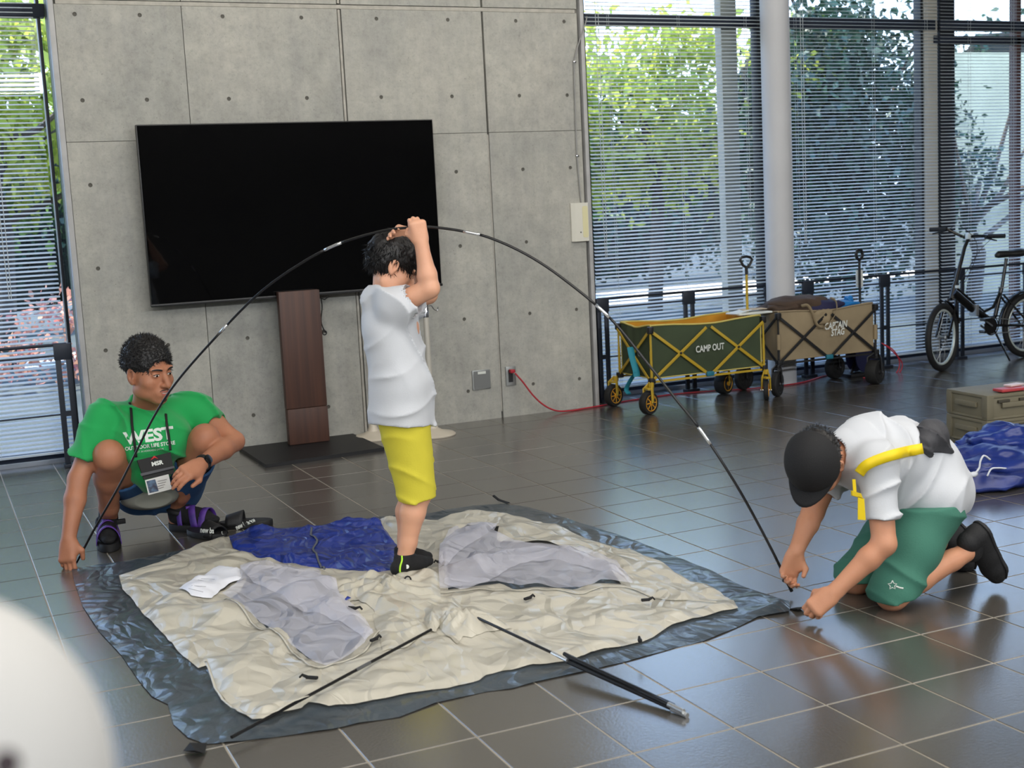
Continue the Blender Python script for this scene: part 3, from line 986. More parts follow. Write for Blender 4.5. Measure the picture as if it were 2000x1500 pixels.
        if caster:
            for sg in (-1, 1):
                f.tube([top + s * sg * .3 + Vector((0, 0, -.0)), yoke + s * sg * .9, c + s * sg], [.008, .014, .012], 8, flat=.5, up=ax)
            f.lathe(top + Vector((0, 0, -.03)), (0, 0, 1), [(.018, 0), (.018, .03)], 14)
            f.box(yoke + Vector((0, 0, .002)), (.035, .06, .012), bev=.003)
        else:
            f.bar(top, c + s * -1, .012, .022)
            f.bar(top, c + s * 1, .012, .022)
        f.build('fork', fr, wg, local=True)
        MB().lathe(c - ax * (wd / 2 + .02), ax, [(.006, 0), (.006, wd + .04)], 10).build('axle', M_CHROME, wg, local=True)
    return g, wheel, kw
M_YEL = mat('yellow_frame_paint', (184, 154, 42), .45)
M_OLV = mat('olive_canvas', (60, 72, 50), .85, var=.12, vscale=5, bump=.2)
M_LIN = mat('mustard_lining', (196, 140, 36), .8, var=.1)
M_HUBY = mat('yellow_hub_plastic', (222, 160, 40), .5)
M_PIPE = mat('cream_piping', (206, 190, 104), .7)
M_JB = mat('joint_black_plastic', (22, 22, 24), .5)
M_TEAL = mat('teal_strap', (38, 138, 158), .7)
g1, wheel1, kw1 = wagon((2.826, -.50, math.radians(0)), .84, .40, .535, .205, (M_OLV, M_LIN, M_YEL, M_HUBY, M_PIPE, M_JB), 'green_folding_wagon',
    'olive-green folding wagon with a yellow frame, lettered CAMP OUT', .073, None, None)
wheel1(-.015, -.015, math.radians(20), True)
wheel1(-.02, .42, math.radians(20), True)
wheel1(.84, -.02, math.radians(52), True, .03, .066)
wheel1(.80, .38, math.radians(25), True, .07)
for a, b in (((.86, .20, .20), (.862, .20, .84)),):
    MB().tube([a, b], .009, 10).build('handle_pole', M_YEL, **kw1)
MB().tube([(.862, .2, .80), (.862, .2, .85)], .011, 10).build('handle_sleeve', M_JB, **kw1)
MB().tube([(.862, .2, .845), (.835, .2, .862), (.815, .2, .90), (.83, .2, .915), (.862, .2, .918), (.895, .2, .91), (.908, .2, .895), (.888, .2, .860), (.862, .2, .845)], .009, 8).build('handle_grip', M_JB, **kw1)
dl = MB()
dl.tube(spline([(-.03, .20, .40), (-.035, .17, .34), (-.03, .14, .26), (-.03, .13, .22)], 5), [.022] * 16, 8, flat=.35)
dl.tube(spline([(-.03, .13, .25), (-.03, .20, .20), (-.035, .26, .13), (-.035, .23, .10)], 5), [.018] * 16, 8, flat=.35)
dl.build('teal_strap', M_TEAL, **kw1)
place_text('lettering', 'CAMP OUT', .058, frame((3.245, -.522, .372), (1, 0, 0.02), (0, 0, 1)), M_LBLW, g1, bold=.0012, sx=.72)
place_text('lettering', 'CS', .035, frame((2.812, -.38, .36), (0, -1, 0), (0, 0, 1)), M_LBLW, g1, sx=.8)
M_TAN = mat('tan_canvas', (150, 134, 106), .85, var=.10, vscale=5, bump=.2)
M_TAND = mat('tan_lining', (140, 124, 96), .85)
g2, wheel2, kw2 = wagon((3.835, -.43, math.radians(0)), .80, .38, .538, .215, (M_TAN, M_TAND, M_JB, M_JB, M_TAN, M_JB), 'tan_folding_wagon',
    'tan folding wagon with a black frame, lettered CAPTAIN STAG, loaded with bags', .083, None, None)
wheel2(-.02, -.02, math.radians(35), True, .04)
wheel2(.79, -.02, math.radians(25), True, .075)
wheel2(.77, .37, math.radians(15), True, .06)
wheel2(.0, .37, math.radians(15), True, .04)
for (x, y) in ((0, 0), (.80, 0)):
    MB().tube([(x, y - .001, .30), (x, y - .001, .40)], .014, 12).build('post_sleeve', M_TAN, **kw2)
MB().tube([(.865, .23, .2), (.862, .23, .83)], .009, 10).build('handle_pole', M_JB, **kw2)
MB().ring((.862, .23, .868), (.25, -1, 0), .034, .011, 24, 8).build('handle_grip', M_JB, **kw2)
MB().box((.885, .26, .70), (.05, .02, .12), bev=.004).build('handle_tag', M_LBLW, **kw2)
fm = frame((4.215, -.452, .40), (1, 0, .03), (0, 0, 1))
place_text('lettering', 'CAPTAIN', .062, frame((4.285, -.455, .425), (1, 0, .03), (0, 0, 1)), M_LBLW, g2, bold=.0016, sx=.72, italic=.15)
place_text('lettering', 'STAG', .062, frame((4.300, -.455, .378), (1, 0, .03), (0, 0, 1)), M_LBLW, g2, bold=.0016, sx=.72, italic=.15)
# load of the tan wagon
def blob(name, cen, rad, m, parent, seed=0, amp=.18, n=28, k=16, freq=1.6, flat=None, label=None):
    V, F = [], []
    for i in range(k + 1):
        for j in range(n):
            a, b = PI * i / k, 2 * PI * j / n
            q = Vector((math.sin(a) * math.cos(b), math.sin(a) * math.sin(b), math.cos(a)))
            q = Vector((math.copysign(abs(q.x) ** .8, q.x), math.copysign(abs(q.y) ** .8, q.y), math.copysign(abs(q.z) ** .8, q.z)))
            w = 1 + amp * mnoise.noise(q * freq + Vector((seed, seed * 2, 0))) + amp * .4 * mnoise.noise(q * freq * 3.1 + Vector((seed, 0, 5)))
            z = cen[2] + q.z * rad[2] * w
            if flat is not None: z = max(z, flat)
            V.append((cen[0] + q.x * rad[0] * w, cen[1] + q.y * rad[1] * w, z))
    for i in range(k):
        for j in range(n):
            F.append((i * n + j, i * n + (j + 1) % n, (i + 1) * n + (j + 1) % n, (i + 1) * n + j))
    return MB().add(V, F).build(name, m, parent, smooth=True, label=label)
M_BRN = mat('dark_brown_cloth', (74, 58, 46), .8, var=.2, vscale=6)
M_NVC = mat('navy_cloth', (34, 34, 70), .8)
bb = thing('brown_bag', (4.13, -.25, .53), 'dark brown cloth bag lying across the tan wagon', 'bag')
blob('bag_body', (4.10, -.25, .565), (.23, .14, .062), M_BRN, bb, 3, .25)
blob('bag_flap', (3.97, -.28, .555), (.14, .12, .035), M_BRN, bb, 5, .3)
nb = thing('navy_jacket', (4.30, -.32, .53), 'dark navy cloth folded in the tan wagon', 'clothing')
blob('jacket', (4.28, -.31, .545), (.15, .10, .045), M_NVC, nb, 8, .25)
tb = thing('tote_bag', (4.25, -.40, .5), 'tan tote bag whose strap hangs over the front of the tan wagon', 'bag')
strap = MB()
strap.tube(spline([tuple(at(1565, 598, -.40)), tuple(at(1578, 597, -.44)), tuple(at(1588, 615, -.455)), tuple(at(1596, 635, -.46)), tuple(at(1608, 640, -.46)), tuple(at(1625, 625, -.46)), tuple(at(1634, 605, -.45)), tuple(at(1632, 588, -.42)), tuple(at(1622, 582, -.38))], 6), .011, 8, flat=.25, up=(0, 1, 0))
strap.build('strap', M_TAN, tb, smooth=True)
blob('tote_body', tuple(at(1607, 618, -.43)), (.075, .02, .05), M_TAN, tb, 4, .3)
bt = thing('blue_bag', (4.50, -.2, .53), 'bright blue plastic sheet in the right end of the tan wagon', 'bag')
blob('sheet', (4.50, -.22, .535), (.13, .10, .030), mat('bright_blue_plastic', (30, 120, 190), .4), bt, 6, .35)
blob('knot', (4.60, -.20, .565), (.03, .03, .022), mat('bright_blue_plastic', (30, 120, 190), .4), bt, 7, .5)
pp = thing('paper_sheets', (3.74, -.3, .55), 'loose white and brown paper sheets between the two wagons', 'paper')
for i, (a, c_, w_, m_) in enumerate(((.15, (3.62, -.30, .560), (.14, .10, .004), M_LBLW), (-.2, (3.74, -.28, .568), (.17, .09, .004), mat('kraft_paper', (196, 176, 148), .8)), (.1, (3.70, -.33, .548), (.10, .08, .004), M_LBLW))):
    MB().box(c_, w_, Matrix.Rotation(a, 3, 'Z') @ Matrix.Rotation(.12 * (i - 1), 3, 'Y')).build('sheet', m_, pp)
MB().box((3.70, -.30, .548), (.26, .16, .012), bev=.003).build('folder', M_LBLW, pp)
# cable reel right of the tan wagon
rl = thing('cable_reel', (4.86, -.12, 0), 'dark blue cable reel with red cable loops behind the tan wagon', 'cable reel')
M_REEL = mat('reel_navy', (28, 30, 66), .5)
MB().lathe((4.80, -.02, .15), (.3, -1, 0), [(.125, 0), (.125, .008), (.05, .012), (.05, .075), (.125, .08), (.125, .088)], 32).build('drum', M_REEL, rl)
MB().box((4.80, -.06, .012), (.26, .14, .022), bev=.004).bar((4.72, -.06, .02), (4.80, -.06, .16), .014, .02).bar((4.88, -.06, .02), (4.80, -.06, .16), .014, .02).build('frame', M_PLATE, rl)
for i in range(2):
    MB().tube(spline([tuple(at(1722, 670, -.1)), tuple(at(1742 + i * 4, 685, -.12)), tuple(at(1762 - i * 5, 710, -.12)), tuple(at(1750 - i * 6, 732, -.14)), tuple(fl(1700 - i * 14, 738, .006))], 6), .0042, 6).build('cable_loop', M_RED, rl, smooth=True)

# ------------------------------------------------------------ folding bicycle
bk = thing('bicycle', (5.8, -.15, 0), 'black folding bicycle with white wheel rims standing at the glazing', 'bicycle')
M_BF = mat('gloss_black_paint', (16, 16, 18), .25, spec=.6)
M_TYRE = mat('bicycle_tyre', (20, 20, 21), .7)
M_RIMW = mat('pale_rim', (205, 215, 210), .35, metal=.3)
M_SPOKE = mat('spoke_steel', (170, 175, 178), .3, metal=.8)
M_SADDLE = mat('saddle_vinyl', (20, 20, 20), .5)
def bwheel(c, ax, R=.222):
    c = Vector(c); ax = Vector(ax).normalized()
    w = bpy.data.objects.new('wheel', None); COL.objects.link(w); w.parent = bk; ORG[w] = ORG[bk]
    MB().ring(c, ax, R, .022, 56, 10).build('tyre', M_TYRE, w, smooth=True)
    MB().ring(c, ax, R - .030, .010, 56, 6, flat=1.1).build('rim', M_RIMW, w, smooth=True)
    sp = MB(); u = ax.orthogonal().normalized(); v = ax.cross(u)
    for k in range(20):
        a = 2 * PI * k / 20
        s = .024 * (1 if k % 2 else -1)
        d = u * math.cos(a) + v * math.sin(a)
        d2 = u * math.cos(a + .5) + v * math.sin(a + .5)
        sp.tube([c + ax * s + d2 * .018, c + d * (R - .035)], .0011, 4)
    sp.build('spokes', M_SPOKE, w)
    MB().lathe(c - ax * .035, ax, [(.012, 0), (.022, .008), (.012, .015), (.012, .055), (.022, .062), (.012, .07)], 16).build('hub', M_SPOKE, w)
FA = Vector((5.345, -.30, .243)); RA = Vector((6.30, -.15, .243))
th = math.radians(22)
fwd = Vector((-math.cos(th), -math.sin(th), 0)); wax = Vector((math.sin(th), -math.cos(th), 0))
HT0, HT1 = Vector((5.53, -.20, .50)), Vector((5.575, -.185, .60))
bwheel(FA, wax); bwheel(RA, (0.06, -1, 0))
fk = MB()
for s in (-1, 1):
    fk.tube(spline([HT0 + wax * .005 * s, HT0 + wax * .035 * s + fwd * .01 + Vector((0, 0, -.02)), lerp(HT0, FA, .6) + np.array(wax) * .045 * s, Vector(FA) + wax * .045 * s], 5), .010, 8)
fk.tube([HT0, HT1], .020, 12)
fk.build('fork', M_BF, bk)
md = MB()
pts = []
for k in range(9):
    a = PI * (.10 + .42 * k / 8)
    pts.append(FA - fwd * (math.cos(a) * .258 - 0) * 1 + Vector((0, 0, math.sin(a) * .258)))
md.tube(pts, .022, 8, flat=.35)
md.build('front_mudguard', M_BF, bk)
ST1 = Vector((5.745, -.14, .92))
MB().tube([HT1, Vector((5.70, -.15, .86)), ST1], [.016, .013, .013], 12).build('steering_post', M_BF, bk)
bar = Vector((math.sin(th), -math.cos(th), 0))
hb = MB()
G1, G2 = ST1 - bar * .27 + Vector((0, 0, .075)) - fwd * -.05, ST1 + bar * .27 + Vector((0, 0, .015))
hb.tube(spline([G1 + bar * .12, G1 + bar * .13, ST1 - bar * .05 + Vector((0, 0, .02)), ST1 + Vector((0, 0, .01)), ST1 + bar * .05 + Vector((0, 0, .02)), G2 - bar * .12, G2 - bar * .11], 5), .0105, 10)
hb.build('handlebar', M_BF, bk)
for (a, b) in ((G1, G1 + bar * .13), (G2 - bar * .12, G2)):
    MB().tube([a, b], .016, 12).build('grip', M_SADDLE, bk)
for (a, sg) in ((G1 + bar * .13, 1), (G2 - bar * .13, -1)):
    MB().tube([a, a + fwd * .035 - Vector((0, 0, .01)), a + fwd * .045 - bar * .09 * sg - Vector((0, 0, .03))], [.009, .007, .005], 8).build('brake_lever', M_BF, bk)
MB().box(tuple(ST1 + Vector((0, -.01, .02))), (.055, .03, .045), bev=.006).build('bell', mat('pale_reflector', (210, 222, 226), .2), bk)
MB().box(tuple(Vector((5.565, -.215, .585))), (.028, .015, .022), bev=.004).build('front_reflector', mat('pale_reflector', (210, 222, 226), .2), bk)
BB = Vector((5.885, -.17, .275)); SC0 = Vector((6.00, -.145, .335)); SC1 = Vector((6.065, -.14, .54))
MB().tube([HT0 + Vector((.01, 0, .05)), lerp(HT0, BB, .55) + np.array([0, 0, .045]), BB + Vector((.03, 0, .04))], [.030, .030, .024], 14).build('main_tube', M_BF, bk)
MB().tube([HT1 - Vector((0, 0, .02)), BB + Vector((-.02, 0, .10))], .012, 8).tube([BB + Vector((-.03, 0, .10)), BB + Vector((.07, 0, .13)), SC1 - Vector((0, 0, .02))], .011, 8).build('reinforcement_tube', M_BF, bk)
MB().box(tuple(lerp(HT0, BB, .62) + np.array([0, -.01, .04])), (.03, .07, .085), bev=.006).build('frame_hinge', M_SPOKE, bk)
MB().tube([BB, SC0, SC1], .016, 12).build('seat_tube', M_BF, bk)
MB().tube([SC1 - Vector((0, 0, .03)), Vector((6.115, -.14, .755))], .0125, 12).build('seat_post', M_BF, bk)
MB().ring(tuple(SC1), (.2, 0, 1), .018, .006, 16, 6).bar(tuple(SC1 + Vector((0, -.02, 0))), tuple(SC1 + Vector((.03, -.045, .01))), .008, .008).build('seat_clamp', M_SPOKE, bk)
sd = MB(); V, F = [], []
for i, (x, w, h) in enumerate(((-.115, .012, .0), (-.09, .022, .012), (-.03, .026, .012), (.04, .045, .010), (.09, .070, .016), (.125, .068, .018), (.15, .035, .008))):
    for k in range(12):
        a = 2 * PI * k / 12
        V.append((6.125 + x, -.14 + math.cos(a) * w, .782 + h * .5 + math.sin(a) * (.014 + h)))
for i in range(6):
    for k in range(12):
        F.append((i * 12 + k, i * 12 + (k + 1) % 12, (i + 1) * 12 + (k + 1) % 12, (i + 1) * 12 + k))
F += [tuple(range(11, -1, -1)), tuple(range(72, 84))]
sd.add(V, F).build('saddle', M_SADDLE, bk, smooth=True)
cs = MB()
for s in (-1, 1):
    cs.tube([BB + Vector((.02, .02 * s, 0)), RA + Vector((0, .05 * s, 0))], .009, 8)
    cs.tube([SC1 + Vector((0, .02 * s, -.05)), RA + Vector((0, .05 * s, 0))], .008, 8)
cs.build('rear_stays', M_BF, bk)
MB().lathe(BB + Vector((0, -.045, 0)), (0, -1, 0), [(.055, 0), (.062, .001), (.062, .004), (.055, .005)], 32).ring(BB + Vector((0, -.055, 0)), (0, 1, 0), .066, .004, 32, 6).build('chainring', M_BF, bk)
MB().bar(tuple(BB + Vector((0, -.06, 0))), tuple(BB + Vector((-.10, -.07, .06))), .014, .012, bev=.003).build('crank_arm', M_SPOKE, bk)
MB().bar(tuple(BB + Vector((0, .06, 0))), tuple(BB + Vector((.10, .07, -.06))), .014, .012, bev=.003).build('crank_arm', M_SPOKE, bk)
MB().box(tuple(BB + Vector((-.105, -.11, .06))), (.075, .06, .022), bev=.004).build('pedal', M_BF, bk)
MB().box(tuple(BB + Vector((.105, .11, -.06))), (.075, .06, .022), bev=.004).build('pedal', M_BF, bk)
MB().tube([BB + Vector((0, -.055, .06)), RA + Vector((0, -.055, .03))], .004, 6).tube([BB + Vector((0, -.055, -.06)), RA + Vector((0, -.055, -.03))], .004, 6).build('chain', M_SPOKE, bk)
pts = [RA + Vector((math.cos(a) * .258, 0, math.sin(a) * .258)) for a in np.linspace(-.1, PI * .98, 14)]
MB().tube(pts, .024, 8, flat=.35).build('rear_mudguard', M_BF, bk)
for pth in ([tuple(G1 + bar * .14), (5.60, -.20, 1.02), (5.72, -.22, .93), (5.77, -.2, .82), (5.70, -.19, .66), (5.60, -.19, .55)], [tuple(G2 - bar * .14), (5.80, -.32, .93), (5.70, -.30, .84), (5.66, -.22, .70), (5.58, -.2, .58)]):
    MB().tube(spline(pth, 6), .0022, 5).build('brake_cable', M_CABLE, bk, smooth=True)
MB().bar((5.93, -.19, .26), (5.99, -.30, .012), .012, .012).build('kickstand', M_BF, bk)

# ------------------------------------------------------------ crates, blue bag, red case on the right
M_CRATE = mat('olive_crate_plastic', (118, 112, 92), .6, var=.06)
def crate(x, y, z, L, W, H, rz, label, lid=True):
    c = thing('folding_crate', (x, y, z), label, 'crate', group='olive folding crates at the right edge', rz=rz)
    kw = dict(parent=c, local=True)
    MB().box((L / 2, W / 2, H * .45), (L - .012, W - .012, H * .88), bev=.004).build('crate_body', M_CRATE, **kw)
    rim = MB().box((L / 2, W / 2, H * .93), (L, W, H * .13), bev=.004).box((L / 2, W / 2, H * .05), (L - .004, W - .004, H * .10), bev=.004)
    rim.build('rim', M_CRATE, **kw)
    for sx in (0, 1):
        for sy in (0, 1):
            MB().box((.02 + sx * (L - .04), .02 + sy * (W - .04), H * .5), (.042, .042, H * .86), bev=.004).build('corner', M_CRATE, **kw)
    for k in range(3):
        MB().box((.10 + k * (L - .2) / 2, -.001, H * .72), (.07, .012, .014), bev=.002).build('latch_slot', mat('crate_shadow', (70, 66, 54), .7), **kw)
    MB().box((L / 2, -.002, H * .56), (L * .62, .014, H * .20), bev=.003).box((-.002, W / 2, H * .56), (.014, W * .5, H * .20), bev=.003).build('side_panel', M_CRATE, **kw)
    return c
crate(3.56, -2.53, 0, .46, .32, .128, math.radians(-6), 'olive plastic folding crate at the right edge, bottom of the stack')
crate(3.56, -2.53, .129, .46, .32, .128, math.radians(-6), 'olive plastic folding crate at the right edge, top of the stack')
rcs = thing('red_case', (3.76, -2.5, .262), 'small red case lying on top of the olive crates', 'case')
MB().box((3.75, -2.50, .269), (.17, .075, .016), Matrix.Rotation(-.1, 3, 'Z'), bev=.007).build('case_body', mat('red_plastic', (178, 62, 66), .4), rcs)
MB().box((3.80, -2.47, .283), (.10, .05, .010), Matrix.Rotation(.1, 3, 'Z'), bev=.004).build('case_lid', mat('pink_white_plastic', (220, 200, 198), .4), rcs)
bg = thing('blue_tarp_bag', (3.05, -3.1, 0), 'crumpled dark blue nylon bag with white cords on the floor at the right edge', 'bag')
M_BLUE = mat('navy_nylon', (22, 40, 108), .35, col2=(34, 58, 140), vscale=4, bump=.5, bscale=14, spec=.6)
blob('nylon_body', (3.12, -3.10, .05), (.46, .21, .105), M_BLUE, bg, 12, .28, 64, 32, 2.4, flat=.002)
blob('nylon_body', (3.30, -2.98, .09), (.32, .18, .105), M_BLUE, bg, 17, .30, 64, 32, 2.4, flat=.002)
M_WCORD = mat('white_cord', (214, 218, 226), .6)
def cordpts(L, y): return [tuple(at(u, v, y)) for u, v in L]
MB().tube(spline(cordpts([(1890, 922), (1902, 925), (1912, 915), (1915, 900), (1922, 890), (1934, 898)], -3.32), 6), .0045, 6).build('drawcord', M_WCORD, bg, smooth=True)
MB().tube(spline(cordpts([(1928, 930), (1936, 916), (1950, 914), (1965, 915)], -3.30), 6), .004, 6).build('drawcord', M_WCORD, bg, smooth=True)
blob('cord_knot', tuple(at(1900, 927, -3.34)), (.022, .012, .011), M_WCORD, bg, 3, .4, 14, 8)

# ------------------------------------------------------------ white rounded object close to the camera, lower left
d = ray(-190, 1560); cen = CAM + d * .47
wo = thing('white_rounded_figure', tuple(cen), 'smooth white rounded shape, out of focus in the lower left corner', 'figure')
r = .47 * 400 / FPX
V, F = [], []
n_, k_ = 48, 28
for i in range(k_ + 1):
    for j in range(n_):
        a, b = PI * i / k_, 2 * PI * j / n_
        V.append((cen[0] + r * math.sin(a) * math.cos(b), cen[1] + r * math.sin(a) * math.sin(b), cen[2] + r * 1.03 * math.cos(a)))
for i in range(k_):
    for j in range(n_):
        F.append((i * n_ + j, i * n_ + (j + 1) % n_, (i + 1) * n_ + (j + 1) % n_, (i + 1) * n_ + j))
MB().add(V, F).build('shell', mat('white_matt_shell', (206, 204, 200), .75), wo, smooth=True)
dd = ray(12, 1492); dd = dd / np.linalg.norm(dd)
oc = CAM - cen; bq = dd @ oc; t_ = -bq - math.sqrt(max(0, bq * bq - (oc @ oc - r * r)))
ph = CAM + dd * t_; nn = (ph - cen) / np.linalg.norm(ph - cen)
MB().lathe(tuple(ph - nn * .001), tuple(nn), [(.0055, 0), (.0045, .0022), (.002, .003)], 20).build('dark_button', mat('dark_plum_button', (46, 30, 36), .4), wo)

# ------------------------------------------------------------ the tent lying on the floor
M_SLATE = mat('slate_polyester', (58, 68, 76), .28, spec=.8, var=.12, vscale=3, bump=.8, bscale=22)
M_CREAM = mat('cream_polyester', (206, 201, 186), .28, spec=.5, var=.04, vscale=3, bump=.25, bscale=18, translucent=.15)
M_TBLUE = mat('blue_polyester', (28, 52, 140), .30, spec=.6, var=.12, vscale=4, bump=.6, bscale=22)
M_GREYT = mat('grey_tape', (92, 96, 104), .7)
M_BPL = mat('black_webbing', (16, 16, 17), .7)
M_NET = bpy.data.materials.new('white_mosquito_net'); M_NET.use_nodes = True
nt = M_NET.node_tree; nb_ = nt.nodes['Principled BSDF']
nb_.inputs['Base Color'].default_value = lin((216, 216, 228)) + (1,); nb_.inputs['Roughness'].default_value = .7
nl = nt.nodes.new('ShaderNodeLayerWeight'); nl.inputs[0].default_value = .35
nm = nt.nodes.new('ShaderNodeMapRange'); nm.inputs[3].default_value = .30; nm.inputs[4].default_value = .62
nt.links.new(nl.outputs['Facing'], nm.inputs[0]); nt.links.new(nm.outputs[0], nb_.inputs['Alpha'])

def crease_bump(m, s1, s2, dist, k2=.45):
    """crumpled-cloth relief: facets that meet in sharp creases at two scales"""
    nt = m.node_tree; b = nt.nodes['Principled BSDF']
    tc = nt.nodes.new('ShaderNodeTexCoord'); nz = nt.nodes.new('ShaderNodeTexNoise'); nz.inputs['Scale'].default_value = 3.0
    nt.links.new(tc.outputs['Object'], nz.inputs['Vector'])
    ad = nt.nodes.new('ShaderNodeVectorMath'); ad.operation = 'MULTIPLY_ADD'; ad.inputs[1].default_value = (.35, .35, 0)
    nt.links.new(nz.outputs['Color'], ad.inputs[0]); nt.links.new(tc.outputs['Object'], ad.inputs[2])
    hs = []
    for i, s in enumerate((s1, s2)):
        mp = nt.nodes.new('ShaderNodeMapping'); mp.inputs['Rotation'].default_value = (0, 0, .6 + i); mp.inputs['Scale'].default_value = (1, .45, 1)
        nt.links.new(ad.outputs[0], mp.inputs[0])
        v = nt.nodes.new('ShaderNodeTexVoronoi'); v.voronoi_dimensions = '2D'; v.feature = 'DISTANCE_TO_EDGE'; v.inputs['Scale'].default_value = s
        nt.links.new(mp.outputs[0], v.inputs['Vector']); hs.append(v.outputs['Distance'])
    mm = nt.nodes.new('ShaderNodeMath'); mm.operation = 'MULTIPLY_ADD'; mm.inputs[1].default_value = k2
    nt.links.new(hs[1], mm.inputs[0]); nt.links.new(hs[0], mm.inputs[2])
    bp = nt.nodes.new('ShaderNodeBump'); bp.inputs['Strength'].default_value = 1.0; bp.inputs['Distance'].default_value = dist
    nt.links.new(mm.outputs[0], bp.inputs['Height'])
    old = b.inputs['Normal'].links
    if old: nt.links.new(old[0].from_socket, bp.inputs['Normal'])
    nt.links.new(bp.outputs[0], b.inputs['Normal'])
crease_bump(M_CREAM, 5, 13, .040)
crease_bump(M_SLATE, 6, 20, .012)
crease_bump(M_TBLUE, 8, 20, .040)
crease_bump(M_NET, 6, 14, .055)
def N3(x, y, s, o=0.0):
    return mnoise.noise(Vector((x * s + o, y * s - o * .7, o * 1.3)))
def ridge(x, y, s, o):
    return 1 - min(1, abs(N3(x, y, s, o)) * 3.2)
def tri(t):
    return abs((t % 2.0) - 1.0)
def crumple(x, y, seed, comps):
    """flat facets meeting in sharp creases: folded (triangle) waves in several directions with a gently warped domain"""
    wx = x + .07 * N3(x, y, 1.7, seed) + .02 * N3(x, y, 5, seed + 4)
    wy = y + .07 * N3(x, y, 1.7, seed + 9) + .02 * N3(x, y, 5, seed + 13)
    h = 0.0
    for k, (f, a, ang) in enumerate(comps):
        m = max(0.0, min(1.0, .5 + 2.2 * N3(x, y, 1.1 + f * .12, seed + 3.7 * k + 20)))
        h += a * m * (-.42 + tri((wx * math.cos(ang) + wy * math.sin(ang)) * f + seed + k * .37))
    return h
def slate_h(x, y):
    return max(.0012, .004 + crumple(x, y, 1, ((7, .009, .5), (13, .0065, 1.9), (24, .004, 2.7), (30, .003, .9))) + .005 * max(0, N3(x, y, 3, 5)))
def cream_h(x, y):
    return max(.002, .009 + crumple(x, y, 3, ((3.1, .020, .35), (4.3, .020, 2.0), (6.5, .018, 1.15), (9.5, .015, 2.6), (15, .010, .1), (24, .005, 1.6))) + .006 * max(0, N3(x, y, 2.2, 15)))
def blue_h(x, y):
    return max(.002, .010 + crumple(x, y, 7, ((6, .026, 1.2), (9, .024, 2.3), (14, .017, .4), (22, .011, 1.7), (34, .006, 2.9))))
def net_h(x, y):
    return max(.002, .008 + crumple(x, y, 11, ((5, .022, 2.3), (8, .018, 1.9), (13, .011, 2.7), (21, .005, 2.1)))) + .008 * max(0, N3(x, y, 3, 13) + .2)
def edge_dist(P, poly):
    A = np.array(poly); B = np.roll(A, -1, 0)
    d = np.full(len(P), 9.0)
    for a, b in zip(A, B):
        ab = b - a
        t = np.clip(((P - a) @ ab) / (ab @ ab + 1e-12), 0, 1)
        d = np.minimum(d, np.linalg.norm(P - (a + t[:, None] * ab), axis=1))
    return d
def poly_px(L, z=0.0):
    return [tuple(fl(u, v, z)[:2]) for u, v in L]
def sheet(name, outline, hf, base, m, parent, step=.014, taper=.03, edge=.15, label=None, thick=0.0, holes=()):
    V, F = cdt_mesh(outline, step, holes=holes)
    e = np.clip(edge_dist(V, outline) / taper, 0, 1) * (1 - edge) + edge
    Z = np.array([(base(x, y) if callable(base) else base) + hf(x, y) * k for (x, y), k in zip(V, e)])
    me = np_mesh(name, np.column_stack([V, Z]), F)
    return link_mesh(name, me, m, parent, label)
SL = [(140, 1112), (190, 1104), (240, 1098), (272, 1092), (332, 1080), (400, 1066), (450, 1050), (512, 1034), (611, 1028), (680, 1018), (741, 1010), (777, 1007), (844, 1003), (879, 995), (924, 988), (988, 985), (1036, 993), (1100, 1011), (1180, 1037), (1244, 1059), (1300, 1080), (1384, 1113), (1448, 1145), (1512, 1168), (1541, 1179), (1543, 1198), (1480, 1207), (1441, 1226), (1376, 1253), (1320, 1266), (1224, 1293), (1144, 1312), (1048, 1333), (1000, 1346), (949, 1352), (853, 1374), (780, 1402), (700, 1414), (650, 1426), (560, 1438), (473, 1449), (402, 1455), (367, 1442), (339, 1416), (328, 1377), (297, 1362), (275, 1336), (237, 1281), (194, 1235), (162, 1186), (145, 1137)]
CR = [(233, 1130), (272, 1115), (318, 1099), (353, 1082), (399, 1066), (448, 1055), (456, 1078), (480, 1085), (520, 1098), (566, 1106), (640, 1120), (700, 1124), (762, 1118), (777, 1073), (752, 1041), (741, 1020), (800, 1020), (856, 1019), (879, 1012), (917, 1003), (972, 1003), (998, 1010), (1040, 1020), (1061, 1029), (1084, 1030), (1128, 1049), (1180, 1067), (1212, 1077), (1230, 1073), (1256, 1090), (1275, 1094), (1307, 1117), (1349, 1142), (1381, 1146), (1403, 1161), (1432, 1181), (1442, 1195), (1413, 1200), (1355, 1216), (1313, 1230), (1250, 1262), (1189, 1277), (1154, 1283), (1141, 1291), (1112, 1298), (1041, 1304), (1000, 1317), (950, 1326), (937, 1334), (860, 1353), (780, 1366), (700, 1380), (643, 1389), (604, 1379), (590, 1394), (554, 1400), (526, 1414), (494, 1414), (463, 1396), (431, 1363), (403, 1310), (388, 1313), (350, 1281), (325, 1250), (279, 1204), (261, 1179), (240, 1158)]
BL = [(448, 1053), (470, 1045), (512, 1036), (560, 1038), (611, 1036), (680, 1022), (741, 1018), (752, 1041), (777, 1073), (768, 1122), (735, 1130), (692, 1137), (650, 1132), (600, 1122), (566, 1112), (508, 1098), (477, 1084), (456, 1079)]
N1_ = [(434, 1172), (460, 1158), (473, 1143), (470, 1119), (530, 1113), (614, 1124), (657, 1140), (661, 1165), (703, 1214), (731, 1250), (713, 1275), (661, 1310), (639, 1320), (611, 1313), (576, 1281), (561, 1265), (509, 1232), (466, 1197)]
